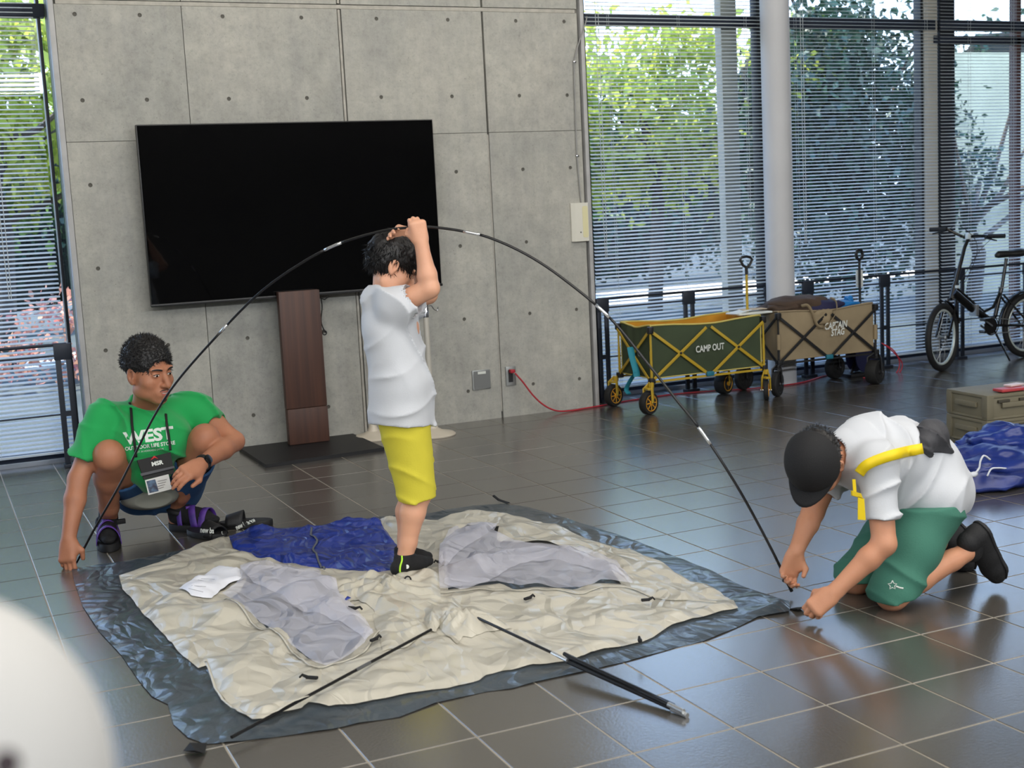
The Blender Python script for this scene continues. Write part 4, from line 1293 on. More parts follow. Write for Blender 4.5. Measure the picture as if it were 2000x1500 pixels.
N2_ = [(860, 1078), (879, 1053), (905, 1040), (972, 1035), (966, 1054), (1007, 1073), (1058, 1074), (1148, 1092), (1206, 1112), (1238, 1157), (1174, 1153), (1132, 1165), (1052, 1160), (1020, 1165), (972, 1153), (937, 1156), (860, 1166), (857, 1120)]
def shrink(L, k=.90):
    A = np.array(L); c = A.mean(0); A = c + (A - c) * k
    out = []
    for i in range(len(A)):
        a, b = A[i], A[(i + 1) % len(A)]
        m = max(1, int(np.linalg.norm(b - a) / .02))
        out += [tuple(a + (b - a) * j / m) for j in range(m)]
    return out
tent = thing('tent', (.15, -3.1, 0), 'flattened dome tent spread on the tiles: slate floor sheet, cream canopy, blue door', 'tent')
slp = poly_px(SL)
TIP = np.array(poly_px([(1541, 1188)])[0])
def slate_hh(x, y):
    d = math.hypot(x - TIP[0], y - TIP[1])
    return slate_h(x, y) + (.030 * max(0, 1 - d / .22) ** 1.5)
sheet('floor_sheet', slp, slate_hh, .001, M_SLATE, tent, step=.016, taper=.035, edge=.3)
sheet('canopy_fabric', poly_px(CR), cream_h, lambda x, y: slate_h(x, y) + .003, M_CREAM, tent, step=.0095, taper=.03, edge=.25, holes=[shrink(poly_px(N1_)), shrink(poly_px(N2_))])
sheet('door_panel', poly_px(BL), blue_h, lambda x, y: slate_h(x, y) + .006, M_TBLUE, tent, step=.0125, taper=.02, edge=.3)
def cz(x, y): return slate_h(x, y) + .004 + cream_h(x, y)
sheet('net_window', poly_px(N1_), net_h, lambda x, y: slate_h(x, y) + .020, M_NET, tent, step=.0125, taper=.02, edge=.5)
sheet('net_window', poly_px(N2_), lambda x, y: net_h(x, y) * 1.2, lambda x, y: slate_h(x, y) + .020, M_NET, tent, step=.0125, taper=.02, edge=.5)
# parts of the nets that lie doubled over
L2a = [(470, 1120), (530, 1113), (614, 1124), (657, 1140), (661, 1165), (703, 1214), (731, 1250), (713, 1262), (690, 1240), (640, 1215), (585, 1200), (545, 1170), (500, 1150)]
L2b = [(860, 1078), (879, 1053), (905, 1040), (972, 1035), (955, 1054), (915, 1075), (885, 1098), (872, 1118), (858, 1108)]
L2c = [(872, 1120), (915, 1110), (985, 1082), (1058, 1076), (1148, 1094), (1200, 1113), (1222, 1140), (1150, 1120), (1085, 1106), (1040, 1104), (1000, 1118), (950, 1150), (900, 1162), (868, 1150)]
for q, k in ((L2a, 1.3), (L2b, 2.0), (L2c, 1.9)):
    sheet('net_fold', poly_px(q, .02), lambda x, y: net_h(x, y) * k, lambda x, y: slate_h(x, y) + .030, M_NET, tent, step=.0125, taper=.03, edge=.3)
def under(L, z=.012, dz=.0015):
    """dark slate showing through the nets"""
# hems around the nets
def hem(L, w, m, name='hem_tape', lift=.012, hf=cz):
    pts = [fl(u, v, .012) for u, v in L]
    sp = spline(pts, 8)
    MB().tube([(p[0], p[1], hf(p[0], p[1]) + lift * .35) for p in sp], w, 6, flat=.35).build(name, m, tent, smooth=True)
hem([(434, 1172), (466, 1197), (509, 1232), (561, 1265), (611, 1313), (661, 1305), (713, 1272), (745, 1240)], .0042, M_CREAM)
hem([(860, 1166), (937, 1158), (1020, 1167), (1052, 1162), (1132, 1167), (1174, 1156), (1238, 1159), (1300, 1172), (1400, 1186)], .004, M_CREAM)
hem([(609, 1036), (608, 1050), (620, 1062), (612, 1080), (622, 1100), (636, 1124)], .0045, M_GREYT, 'door_zip', .01, lambda x, y: slate_h(x, y) + .006 + blue_h(x, y))
hem([(403, 1310), (431, 1363), (463, 1396), (494, 1414), (526, 1414), (604, 1379)], .004, M_CREAM)
# white instruction tag
wt = poly_px([(350, 1151), (380, 1132), (410, 1115), (434, 1110), (473, 1117), (474, 1135), (448, 1140), (430, 1150), (413, 1165), (374, 1166)], .02)
sheet('instruction_tag', wt, lambda x, y: .012 + .014 * ridge(x, y * 1.4, 7, 5), lambda x, y: cz(x, y) + .003, mat('white_tag_cloth', (226, 228, 236), .6), tent, step=.012, taper=.02)
tl = MB()
for k in range(5):
    a = at(372 + k * 4, 1146 - k * 6.5, fl(385, 1140)[1] + .0)
    b = at(400 + k * 5, 1138 - k * 5.5, fl(385, 1140)[1] + .0)
    a = fl(368 + k * 6, 1146 - k * 6, .055); b = fl(396 + k * 6, 1146 - k * 6.4, .055)
    tl.bar((a[0], a[1], cz(a[0], a[1]) + .024), (b[0], b[1], cz(b[0], b[1]) + .024), .0015, .0008)
tl.build('tag_print', mat('tag_print_grey', (120, 122, 130), .7), tent)
# gathered folds where the pole sleeves are bunched
def pleats(L, center_px, amp, nf, z0, seed, step=.010):
    poly = poly_px(L, z0)
    c = fl(center_px[0], center_px[1], z0)
    def hf(x, y):
        a = math.atan2(y - c[1], x - c[0]); r = math.hypot(x - c[0], y - c[1])
        k = math.exp(-(r / .16) ** 2)
        return .010 + amp * (.35 + .65 * k) * (.55 + .45 * math.sin(a * nf + 6 * N3(x, y, 5, seed))) + .8 * crumple(x, y, seed, ((12, .012, .8), (20, .007, 2.2))) + .02 * math.exp(-(r / .05) ** 2)
    sheet('gathered_fabric', poly, hf, lambda x, y: cz(x, y), M_CREAM, tent, step=step, taper=.03, edge=.1)
pleats([(640, 1150), (668, 1140), (690, 1138), (700, 1128), (728, 1114), (745, 1122), (758, 1130), (790, 1120), (820, 1108), (853, 1097), (860, 1130), (860, 1165), (810, 1166), (770, 1172), (735, 1192), (705, 1178), (690, 1165), (655, 1168)], (761, 1148), .022, 9, .03, 7)
pleats([(728, 1180), (745, 1162), (790, 1158), (850, 1164), (900, 1167), (898, 1180), (885, 1196), (870, 1212), (850, 1234), (835, 1228), (815, 1214), (780, 1210), (735, 1206)], (844, 1226), .020, 8, .03, 17)
pleats([(846, 1215), (866, 1203), (890, 1203), (930, 1212), (975, 1222), (1000, 1234), (950, 1240), (922, 1252), (905, 1250), (892, 1262), (876, 1250), (860, 1236)], (905, 1226), .019, 7, .02, 27)
pleats([(728, 1200), (790, 1208), (830, 1224), (842, 1240), (800, 1262), (748, 1280), (742, 1250), (733, 1225)], (842, 1230), .012, 8, .02, 37)
sheet('patch_logo', poly_px([(672, 1160), (684, 1157), (685, 1164), (673, 1167)], .05), lambda x, y: .030, lambda x, y: cz(x, y) + .01, M_TBLUE, tent, step=.006)
# black clips, hooks and corner tabs
def clip(u, v, ang, L=.05, curl=False, z=.02, name='pole_clip'):
    p = fl(u, v, z + .02)
    h = max(cz(p[0], p[1]) + .006, z)
    d = Vector((math.cos(ang), math.sin(ang), 0)); c = Vector((p[0], p[1], h + .006))
    mb = MB().bar(c - d * L * .5, c + d * L * .2, .012, .008, bev=.002)
    if curl:
        pts = [c + d * L * .1]
        for k in range(9):
            a = -PI * .5 + k * PI / 6
            pts.append(c + d * (L * .5 + math.cos(a) * .012) + Vector((0, 0, .016 + math.sin(a) * .014)))
        mb.tube(pts, .003, 6)
    else:
        mb.tube([c + d * L * .1, c + d * L * .45 + Vector((0, 0, .006)), c + d * L * .62 + Vector((0, 0, -.002))], [.005, .004, .003], 6)
    mb.build(name, M_BPL, tent)
for a in ((692, 1190, -.9, .05, False), (733, 1246, .5, .04, False), (604, 1316, 2.4, .05, False), (783, 1139, .0, .05, True), (1033, 1163, .3, .04, False), (1264, 1163, -.3, .04, False), (857, 1090, 2.8, .03, False), (918, 1038, .2, .045, False)):
    clip(*a)
clip(1250, 1264, 1.2, .02, z=.012, name='loop')
clip(573, 1118, -.6, .03)
p = fl(991, 980, .01)
MB().bar((p[0], p[1] - .01, .006), (p[0] - .02, p[1] + .05, .012), .016, .004).bar((p[0] - .02, p[1] + .05, .012), (p[0] - .035, p[1] + .075, .03), .014, .006, bev=.002).build('corner_tab', M_BPL, tent)
p = fl(388, 1462, .01)
MB().add([(p[0] - .035, p[1] + .02, .004), (p[0] + .025, p[1] + .02, .012), (p[0] + .01, p[1] - .025, .004), (p[0] - .018, p[1] - .055, .03), (p[0] - .022, p[1] - .012, .035)], [(0, 2, 1), (0, 3, 2), (0, 4, 3), (4, 1, 2, 3), (0, 1, 4)]).build('corner_tab', M_BPL, tent)
a = at(1543, 1189, TIP[1] + .01); b = at(1566, 1188, -4.15)
MB().bar(a, b, .034, .004).build('corner_tab', M_BPL, tent)

# ------------------------------------------------------------ poles
M_POLE = mat('black_fibreglass', (18, 18, 19), .3)
M_FERR = mat('bright_ferrule', (214, 216, 216), .25, metal=.85)
arc = [(-.78, -2.15, .012), (-.700, -2.223, .165), (-.597, -2.317, .352), (-.479, -2.424, .591), (-.388, -2.507, .735), (-.249, -2.634, .905), (-.131, -2.742, 1.035), (-.019, -2.844, 1.127), (.104, -2.955, 1.202), (.228, -3.069, 1.243), (.307, -3.141, 1.254), (.377, -3.204, 1.253), (.466, -3.285, 1.233), (.539, -3.352, 1.205), (.630, -3.435, 1.145), (.720, -3.517, 1.061), (.832, -3.619, .929), (.923, -3.702, .774), (.990, -3.763, .654), (1.056, -3.823, .535), (1.132, -3.893, .365), (1.203, -3.957, .179), (1.257, -4.006, .018)]
S = np.array(spline(arc, 10))
cum = np.concatenate([[0], np.cumsum(np.linalg.norm(np.diff(S, axis=0), axis=1))])
pole = thing('tent_pole', tuple(S[0]), 'long black tent pole bent in an arch over the tent', 'pole')
ferr_px = [(430, 656, 446, 636), (636, 487, 665, 472), (905, 453, 937, 463), (1164, 592, 1186, 616), (1362, 833, 1386, 866)]
SP = px(S)
def arc_at(u, v): return int(np.argmin(np.hypot(SP[:, 0] - u, SP[:, 1] - v)))
cuts = [0]
for a_, b_, c_, d_ in ferr_px:
    i, j = arc_at(a_, b_), arc_at(c_, d_)
    i, j = min(i, j), max(max(i, j), min(i, j) + 1)
    MB().tube([tuple(q) for q in S[cuts[-1]:i + 1]], .0046, 8).build('pole_section', M_POLE, pole, smooth=True)
    MB().tube([tuple(q) for q in S[i:j + 1]], .0054, 10).build('ferrule', M_FERR, pole, smooth=True)
    cuts.append(j)
MB().tube([tuple(q) for q in S[cuts[-1]:]], .0046, 8).build('pole_section', M_POLE, pole, smooth=True)
MB().tube([tuple(S[-3]), tuple(S[-1])], .0058, 10).build('end_tip', M_POLE, pole)
c = thing('pole_clip_black', tuple(at(1535, 1128, -4.0)), 'small black clip on the pole in the kneeling boy\'s hand', 'clip')
MB().box(tuple(at(1536, 1130, -4.0)), (.02, .014, .03), Matrix.Rotation(.5, 3, 'Y'), bev=.004).build('clip_body', M_BPL, c)

def lay(u, v, z):
    p = fl(u, v, z); return (p[0], p[1], z)
p2 = thing('tent_pole', lay(452, 1440, .03), 'thin black pole lying diagonally over the lower left of the tent', 'pole')
A_, B_ = np.array(lay(452, 1440, .026)), np.array(lay(842, 1230, .062))
f0, f1 = lerp(A_, B_, .58), lerp(A_, B_, .69)
MB().tube([A_, f0], .0046, 8).build('pole_section', M_POLE, p2)
MB().tube([f0, lerp(A_, B_, .655)], .0052, 8).build('ferrule', mat('dull_ferrule', (120, 122, 124), .35, metal=.7), p2)
MB().tube([lerp(A_, B_, .655), B_], .0046, 8).build('pole_section', M_POLE, p2)
p3 = thing('tent_pole', lay(1200, 1330, .02), 'folded bundle of black pole sections with silver ends beside the lower right of the tent', 'pole')
q0, q1 = np.array(lay(905, 1194, .060)), np.array(lay(1078, 1275, .040))
MB().tube([lay(893, 1202, .045), q0, q1], .0045, 8).build('pole_section', M_POLE, p3)
MB().tube([q1, lay(1108, 1290, .036)], .0056, 10).build('ferrule', M_FERR, p3)
for k, (u0, v0, u1, v1, z0, z1) in enumerate(((1102, 1277, 1306, 1376, .040, .018), (1104, 1287, 1312, 1384, .034, .009), (1110, 1282, 1316, 1378, .046, .017), (1108, 1292, 1308, 1382, .030, .008))):
    a, b = np.array(lay(u0, v0, z0)), np.array(lay(u1, v1, z1))
    MB().tube([a, b], .0060, 10).build('pole_section', M_POLE, p3)
    if k < 2:
        d = (b - a) / np.linalg.norm(b - a)
        MB().tube([b, b + d * .056], .0072, 12).build('end_tip', M_FERR, p3)
# ------------------------------------------------------------ black slides on the floor
def slide(c, ang, L, label, tilt=0):
    """c centre, ang heading of the toe"""
    s = thing('slide_sandal', (c[0], c[1], 0), label, 'sandal', rz=ang)
    kw = dict(parent=s, local=True)
    n = 24; V = []
    def w(t): return .036 + .010 * math.sin(PI * min(1, t * 1.1)) + .006 * t - (.0 if t < .85 else (t - .85) * .12)
    top = []
    for sgn in (1, -1):
        for k in range(n):
            t = k / (n - 1) if sgn == 1 else 1 - k / (n - 1)
            x = (t - .5) * L
            ww = w(t) * math.sqrt(max(0.02, 1 - abs(2 * t - 1) ** 4))
            top.append((x, ww * sgn))
    for z, g in ((0, .94), (.004, 1), (.020, 1), (.026, .95)):
        V += [(x * (.99 if g < 1 else 1), y * g, z) for x, y in top]
    m_ = len(top); F = [tuple(range(m_ - 1, -1, -1)), tuple(range(3 * m_, 4 * m_))]
    for r_ in range(3):
        F += [(r_ * m_ + i, r_ * m_ + (i + 1) % m_, (r_ + 1) * m_ + (i + 1) % m_, (r_ + 1) * m_ + i) for i in range(m_)]
    MB().add(V, F).build('sole', M_SLIDE, **kw)
    V, F = [], []; nn_ = 14
    for i, x in enumerate(np.linspace(L * .02, L * .34, 6)):
        for k in range(nn_):
            a = PI * k / (nn_ - 1)
            V.append((x, math.cos(a) * (.049 - .02 * (i - 3) ** 2 / 30), .012 + math.sin(a) * (.062 - .004 * i)))
    for i in range(5):
        for k in range(nn_ - 1):
            F.append((i * nn_ + k, i * nn_ + k + 1, (i + 1) * nn_ + k + 1, (i + 1) * nn_ + k))
    b = MB().add(V, F).build('strap', M_SLIDE, smooth=True, **kw)
    mo = b.modifiers.new('s', 'SOLIDIFY'); mo.thickness = .006
    return s, kw
M_SLIDE = mat('black_slide_rubber', (24, 24, 26), .6, bump=.2)
sa, ka = slide(fl(405, 1048), math.radians(-62), .235, 'black slide sandal with white letters touching the cream tent edge')
sb2, kb = slide(fl(480, 1028), math.radians(158), .235, 'black slide sandal with white letters, farther one beside the blue door panel')
def cam_text(name, txt, u, v, size, m, root, bv_, ang=0.0, sx=1.0, bold=0.0, italic=0.0, lift=.0012):
    """letters printed on a surface: laid on along the line of sight so that they sit where the photograph shows them"""
    me = text_mesh(txt, size, bold)
    bm = bmesh.new(); bm.from_mesh(me); bmesh.ops.triangulate(bm, faces=bm.faces)
    bmesh.ops.subdivide_edges(bm, edges=[e for e in bm.edges if e.calc_length() > size * .3], cuts=2)
    bm.to_mesh(me); bm.free()
    c_, s_ = math.cos(ang), math.sin(ang); last = None; ok = 0
    for w in me.vertices:
        x, y = w.co.x * sx + italic * w.co.y, w.co.y
        d = Vector(ray(u + x * c_ - y * s_, v - (x * s_ + y * c_))).normalized()
        h = bv_.ray_cast(Vector(CAM), d, 20)
        if h[0] is not None:
            last = (h[0] - Vector(CAM)).dot(d) - lift; ok += 1
        w.co = Vector(CAM) + d * (last if last else 5.0)
    me.materials.clear()
    if not ok: return None
    return link_mesh(name, me, m, root)
def wbvh(o):
    """ray-cast tree of a part in world space (its thing's placement applied)"""
    org = ORG[o]; M = Matrix.Translation(Vector(org[0])) @ Matrix.Rotation(org[1], 4, 'Z')
    return BVHTree.FromPolygons([M @ w.co for w in o.data.vertices], [tuple(p.vertices) for p in o.data.polygons])
for s_, ch, tx, u, v, sz, an in ((sa, 'strap', 'new balance', 414, 1037, 15, -.08), (sb2, 'strap', 'new balance', 479, 1023, 13, .42)):
    o = [c for c in s_.children if c.name.startswith('strap')][0]
    cam_text('lettering', tx, u, v, sz, M_LBLW, s_, wbvh(o), ang=an, sx=.62, bold=.5, lift=.009)
o = [c for c in sa.children if c.name.startswith('strap')][0]
cam_text('logo', 'N', 424, 1055, 22, M_LBLW, sa, wbvh([c for c in sa.children if c.name.startswith('strap')][0]), ang=.2, sx=1.3, bold=1.2, italic=.35, lift=.009)

# ------------------------------------------------------------ people: smooth distance fields turned into one surface each
class Field:
    def __init__(s, lo, hi, h):
        s.lo = np.array(lo, float); s.h = h
        s.n = np.ceil((np.array(hi) - s.lo) / h).astype(int) + 1
        s.ax = [s.lo[i] + np.arange(s.n[i]) * h for i in range(3)]
        s.D = np.full(tuple(s.n), 1.0, np.float32)
    def region(s, lo, hi):
        a = np.clip(np.floor((np.array(lo) - s.lo) / s.h).astype(int), 0, s.n)
        b = np.clip(np.ceil((np.array(hi) - s.lo) / s.h).astype(int) + 1, 0, s.n)
        sl = tuple(slice(a[i], b[i]) for i in range(3))
        g = [s.ax[0][sl[0]][:, None, None].astype(np.float32), s.ax[1][sl[1]][None, :, None].astype(np.float32), s.ax[2][sl[2]][None, None, :].astype(np.float32)]
        return sl, g
    def comb(s, sl, d, k, op):
        D = s.D[sl]
        if D.size == 0: return
        if op == 'add':
            if k > 0:
                h = np.maximum(k - np.abs(D - d), 0) / k
                s.D[sl] = np.minimum(D, d) - h * h * k * .25
            else: s.D[sl] = np.minimum(D, d)
        else:
            d = -d
            if k > 0:
                h = np.maximum(k - np.abs(D - d), 0) / k
                s.D[sl] = np.maximum(D, d) + h * h * k * .25
            else: s.D[sl] = np.maximum(D, d)
    def cone(s, a, b, ra, rb=None, k=.01, op='add', flat=None):
        """round cone from a to b; flat = (direction, factor): squash along a direction"""
        rb = ra if rb is None else rb
        a = np.asarray(a, float); b = np.asarray(b, float)
        R = max(ra, rb) + k + .012
        sl, (X, Y, Z) = s.region(np.minimum(a, b) - R, np.maximum(a, b) + R)
        px_, py_, pz_ = X - a[0], Y - a[1], Z - a[2]
        ba = b - a
        f = 1.0
        if flat is not None:
            n = np.asarray(flat[0], float); n = n / np.linalg.norm(n); f = flat[1]
            q = (px_ * n[0] + py_ * n[1] + pz_ * n[2]) * (1 / f - 1)
            px_, py_, pz_ = px_ + n[0] * q, py_ + n[1] * q, pz_ + n[2] * q
            ba = ba + n * (ba @ n) * (1 / f - 1)
        L2 = ba @ ba + 1e-12
        t = np.clip((px_ * ba[0] + py_ * ba[1] + pz_ * ba[2]) / L2, 0, 1)
        d = np.sqrt((px_ - t * ba[0]) ** 2 + (py_ - t * ba[1]) ** 2 + (pz_ - t * ba[2]) ** 2) - (ra + (rb - ra) * t)
        if f < 1: d = d * max(f, .5)
        s.comb(sl, d.astype(np.float32), k, op)
        return s
    def chain(s, pts, rs, k=.01, **kw):
        for i in range(len(pts) - 1):
            s.cone(pts[i], pts[i + 1], rs[i], rs[i + 1], k, **kw)
        return s
    def ell(s, c, r, R=None, k=.01, op='add'):
        c = np.asarray(c, float); r = np.asarray(r, float)
        m = r.max() + k + .012
        sl, (X, Y, Z) = s.region(c - m, c + m)
        x, y, z = X - c[0], Y - c[1], Z - c[2]
        if R is not None:
            R = np.asarray(R)
            x, y, z = x * R[0, 0] + y * R[1, 0] + z * R[2, 0], x * R[0, 1] + y * R[1, 1] + z * R[2, 1], x * R[0, 2] + y * R[1, 2] + z * R[2, 2]
        k0 = np.sqrt((x / r[0]) ** 2 + (y / r[1]) ** 2 + (z / r[2]) ** 2) + 1e-6
        k1 = np.sqrt((x / r[0] ** 2) ** 2 + (y / r[1] ** 2) ** 2 + (z / r[2] ** 2) ** 2) + 1e-6
        s.comb(sl, (k0 * (k0 - 1) / k1).astype(np.float32), k, op)
        return s
    def cut(s, p, n, lo=None, hi=None):
        """remove everything on the side n of plane through p (optionally only within a box)"""
        lo = s.lo if lo is None else lo
        hi = s.lo + s.n * s.h if hi is None else hi
        sl, (X, Y, Z) = s.region(lo, hi)
        n = np.asarray(n, float); n = n / np.linalg.norm(n)
        d = (X - p[0]) * n[0] + (Y - p[1]) * n[1] + (Z - p[2]) * n[2]
        s.D[sl] = np.maximum(s.D[sl], d.astype(np.float32))
        return s
    def wrinkle(s, dirs, amp, freq, seed=0, lo=None, hi=None):
        """cloth folds: warped sine ridges across direction dirs"""
        lo = s.lo if lo is None else lo
        hi = s.lo + s.n * s.h if hi is None else hi
        sl, (X, Y, Z) = s.region(lo, hi)
        dx, dy, dz = dirs
        w = .8 * np.sin(X * 11 + seed) + .9 * np.sin(Y * 13 + Z * 7 + seed * 2) + .8 * np.sin(Z * 12 + X * 9 + seed * 3)
        ph = (X * dx + Y * dy + Z * dz) * freq + w * 1.5
        m = .5 + .5 * np.sin(X * 17 + Z * 9 + seed * 5) * np.sin(Y * 15 + seed)
        s.D[sl] += (-amp * 3.4 * m * ((1 - np.abs(np.sin(ph * .5))) ** 2.5 - .25)).astype(np.float32)
        return s
    def mesh(s, name):
        D = s.D
        D[0], D[-1], D[:, 0], D[:, -1], D[:, :, 0], D[:, :, -1] = (1,) * 6
        S_ = D < 0
        nx, ny, nz = D.shape
        cnt = np.zeros((nx - 1, ny - 1, nz - 1), np.uint8)
        for i in (0, 1):
            for j in (0, 1):
                for k in (0, 1):
                    cnt += S_[i:nx - 1 + i, j:ny - 1 + j, k:nz - 1 + k]
        act = (cnt > 0) & (cnt < 8)
        I = np.argwhere(act)
        idx = np.full(act.shape, -1, np.int32)
        idx[act] = np.arange(len(I))
        corners = [(i, j, k) for i in (0, 1) for j in (0, 1) for k in (0, 1)]
        vals = np.stack([D[I[:, 0] + c[0], I[:, 1] + c[1], I[:, 2] + c[2]] for c in corners], 1)
        acc = np.zeros((len(I), 3)); num = np.zeros(len(I))
        C = np.array(corners, float)
        for a in range(8):
            for b in range(a + 1, 8):
                if abs(C[a] - C[b]).sum() != 1: continue
                va, vb = vals[:, a], vals[:, b]
                m = (va < 0) != (vb < 0)
                t = np.where(m, va / np.where(m, va - vb, 1), 0)
                acc[m] += (C[a] + t[:, None] * (C[b] - C[a]))[m]
                num[m] += 1
        V = s.lo + (I + acc / num[:, None]) * s.h
        Fs = []
        for axis in range(3):
            sl0 = [slice(None)] * 3; sl1 = [slice(None)] * 3
            sl0[axis] = slice(0, -1); sl1[axis] = slice(1, None)
            a, b = S_[tuple(sl0)], S_[tuple(sl1)]
            E = np.argwhere(a != b)
            o1, o2 = [x for x in range(3) if x != axis]
            ok = (E[:, o1] > 0) & (E[:, o2] > 0) & (E[:, o1] < D.shape[o1] - 1) & (E[:, o2] < D.shape[o2] - 1)
            E = E[ok]
            q = []
            for da, db in ((0, 0), (-1, 0), (-1, -1), (0, -1)):
                P = E.copy(); P[:, o1] += da; P[:, o2] += db
                q.append(idx[P[:, 0], P[:, 1], P[:, 2]])
            q = np.stack(q, 1)
            flip = a[E[:, 0], E[:, 1], E[:, 2]]
            if axis == 1: flip = ~flip
            q[flip] = q[flip][:, ::-1]
            Fs.append(q)
        F = np.concatenate(Fs)
        F = F[(F >= 0).all(1)][:, ::-1]
        # light smoothing
        W = V.copy()
        E = np.concatenate([F[:, [0, 1]], F[:, [1, 2]], F[:, [2, 3]], F[:, [3, 0]]])
        for it, lam in ((0, .5), (1, -.35)):
            s1 = np.zeros_like(W); c1 = np.zeros(len(W))
            for ax_ in range(3):
                s1[:, ax_] = np.bincount(E[:, 0], W[E[:, 1], ax_], len(W)) + np.bincount(E[:, 1], W[E[:, 0], ax_], len(W))
            c1 = np.bincount(E[:, 0], minlength=len(W)) + np.bincount(E[:, 1], minlength=len(W))
            W = W + lam * (s1 / np.maximum(c1, 1)[:, None] - W)
        return np_mesh(name, W, F)
def unit(v):
    v = np.asarray(v, float); return v / np.linalg.norm(v)
def basis(fwd, up):
    f = unit(fwd); r = unit(np.cross(f, up)); u = np.cross(r, f)
    return np.stack([r, f, u], 1)          # columns: subject's right, forward, up
def hand(F, wrist, d, n, t, S=1.0, curl=(.5, .5, .55, .6), thumb=.5, spread=0.0):
    """d: wrist to knuckles, n: where the palm faces, t: thumb side"""
    w = np.asarray(wrist, float); d = unit(d)
    n = unit(np.asarray(n) - d * (np.asarray(n) @ d)); t0 = np.asarray(t, float)
    l = np.cross(d, n); l = l if l @ t0 > 0 else -l
    F.cone(w - d * .01, w + d * .03 * S, .025 * S, .031 * S, .012, flat=(n, .68))
    for q, rr in ((.024, .0155), (.008, .0165), (-.009, .016), (-.024, .0145)):
        F.cone(w + d * .02 * S + l * q * .7 * S, w + d * .084 * S + l * q * S, .017 * S, rr * S, .012 * S)
    F.cone(w + d * .02 * S + l * .02 * S + n * .006, w + d * .055 * S + l * .030 * S + n * .01, .017 * S, .014 * S, .012 * S)
    for i, (L, off, fw, r) in enumerate(((.070, .0275, .088, .0092), (.079, .0092, .092, .0096), (.073, -.0095, .088, .0090), (.057, -.0275, .080, .0080))):
        p = w + d * fw * S + l * off * S
        a = 0.0; c = curl[i]
        dd0 = unit(d + l * off * spread * 20)
        for j, (fr, tw) in enumerate(((.46, .85), (.31, 1.15), (.23, .75))):
            a += c * tw
            q = p + (dd0 * math.cos(a) + n * math.sin(a)) * L * fr * S
            F.cone(p, q, (r - .0005 * j) * S, (r - .0008 * (j + 1)) * S, .0025)
            p = q
    p = w + d * .022 * S + l * .026 * S + n * .004 * S
    a = unit(d * .75 + l * .65 + n * (.2 + thumb * .5)); q = p + a * .040 * S
    F.cone(p, q, .0125 * S, .0112 * S, .008)
    b = unit(d * .9 + l * (.35 - thumb * .9) + n * (.2 + thumb * .8)); e = q + b * .034 * S
    F.cone(q, e, .0108 * S, .0088 * S, .003)
    return w
def head(F, c, R, s=1.0, ears=True):
    """c: middle of the head, R: basis columns right / forward / up"""
    c = np.asarray(c, float)
    P = lambda x, y, z: c + R @ (np.array([x, y, z]) * s)
    E = lambda p, r, k=.01, op='add': F.ell(P(*p), np.array(r) * s, R, k * s, op)
    E((0, -.014, .036), (.074, .093, .083), .01)
    E((0, .018, -.022), (.064, .070, .082), .03)
    E((0, .040, -.060), (.050, .046, .050), .02)
    E((0, .066, -.096), (.023, .020, .017), .025)
    for g in (-1, 1):
        E((g * .046, .050, -.026), (.022, .026, .022), .022)
        E((g * .050, .012, -.068), (.016, .036, .022), .025)
        E((g * .032, .098, .006), (.017, .016, .0125), .012, 'sub')
        F.cone(P(g * .012, .087, .026), P(g * .046, .074, .026), .0085 * s, .0075 * s, .010 * s)
        E((g * .031, .0755, .0035), (.0155, .0115, .0105), .005)
        E((g * .012, .096, -.036), (.0095, .011, .008), .008)
        if ears:
            E((g * .077, -.008, -.004), (.009, .020, .031), .008)
            E((g * .082, -.002, -.001), (.006, .010, .018), .004, 'sub')
            E((g * .074, -.002, -.030), (.008, .010, .010), .006)
    F.chain([P(0, .084, .020), P(0, .098, -.010), P(0, .112, -.033)], [.0085 * s, .0095 * s, .0120 * s], .010 * s)
    E((0, .080, -.066), (.030, .017, .022), .014)
    F.cone(P(-.020, .088, -.0610), P(0, .0965, -.0585), .0042 * s, .0055 * s, .005 * s)
    F.cone(P(.020, .088, -.0610), P(0, .0965, -.0585), .0042 * s, .0055 * s, .005 * s)
    F.cone(P(-.016, .088, -.0720), P(.016, .088, -.0720), .0055 * s, .0055 * s, .006 * s)
    F.cone(P(-.024, .096, -.0655), P(.024, .096, -.0655), .0022 * s, .0022 * s, .003 * s, op='sub')
    return P
def skin_mat(name, c1, c2):
    m = mat(name, c1, .5, col2=c2, vscale=7, bump=.12, bscale=160, spec=.4)
    b = m.node_tree.nodes['Principled BSDF']
    b.inputs['Subsurface Weight'].default_value = .12
    b.inputs['Subsurface Radius'].default_value = (.010, .004, .002)
    return m
M_SKIN_A = skin_mat('skin_tanned', (168, 112, 84), (184, 126, 96))
M_SKIN_B = skin_mat('skin_boy', (212, 158, 128), (222, 168, 138))
M_SKIN_C = skin_mat('skin_kneeling_boy', (196, 138, 106), (206, 148, 116))
M_HAIR = mat('black_hair', (18, 16, 16), .48, bump=.9, bscale=70, stretch=(1, 1, .35), var=.4, vscale=40)
M_EYEW = mat('eye_white', (222, 216, 208), .25)
M_IRIS = mat('iris_dark', (30, 20, 16), .15)
M_LIP = mat('lip', (172, 98, 86), .45)
M_STUB = mat('stubble', (88, 62, 50), .8)
M_TEETH = mat('teeth', (226, 220, 210), .3)
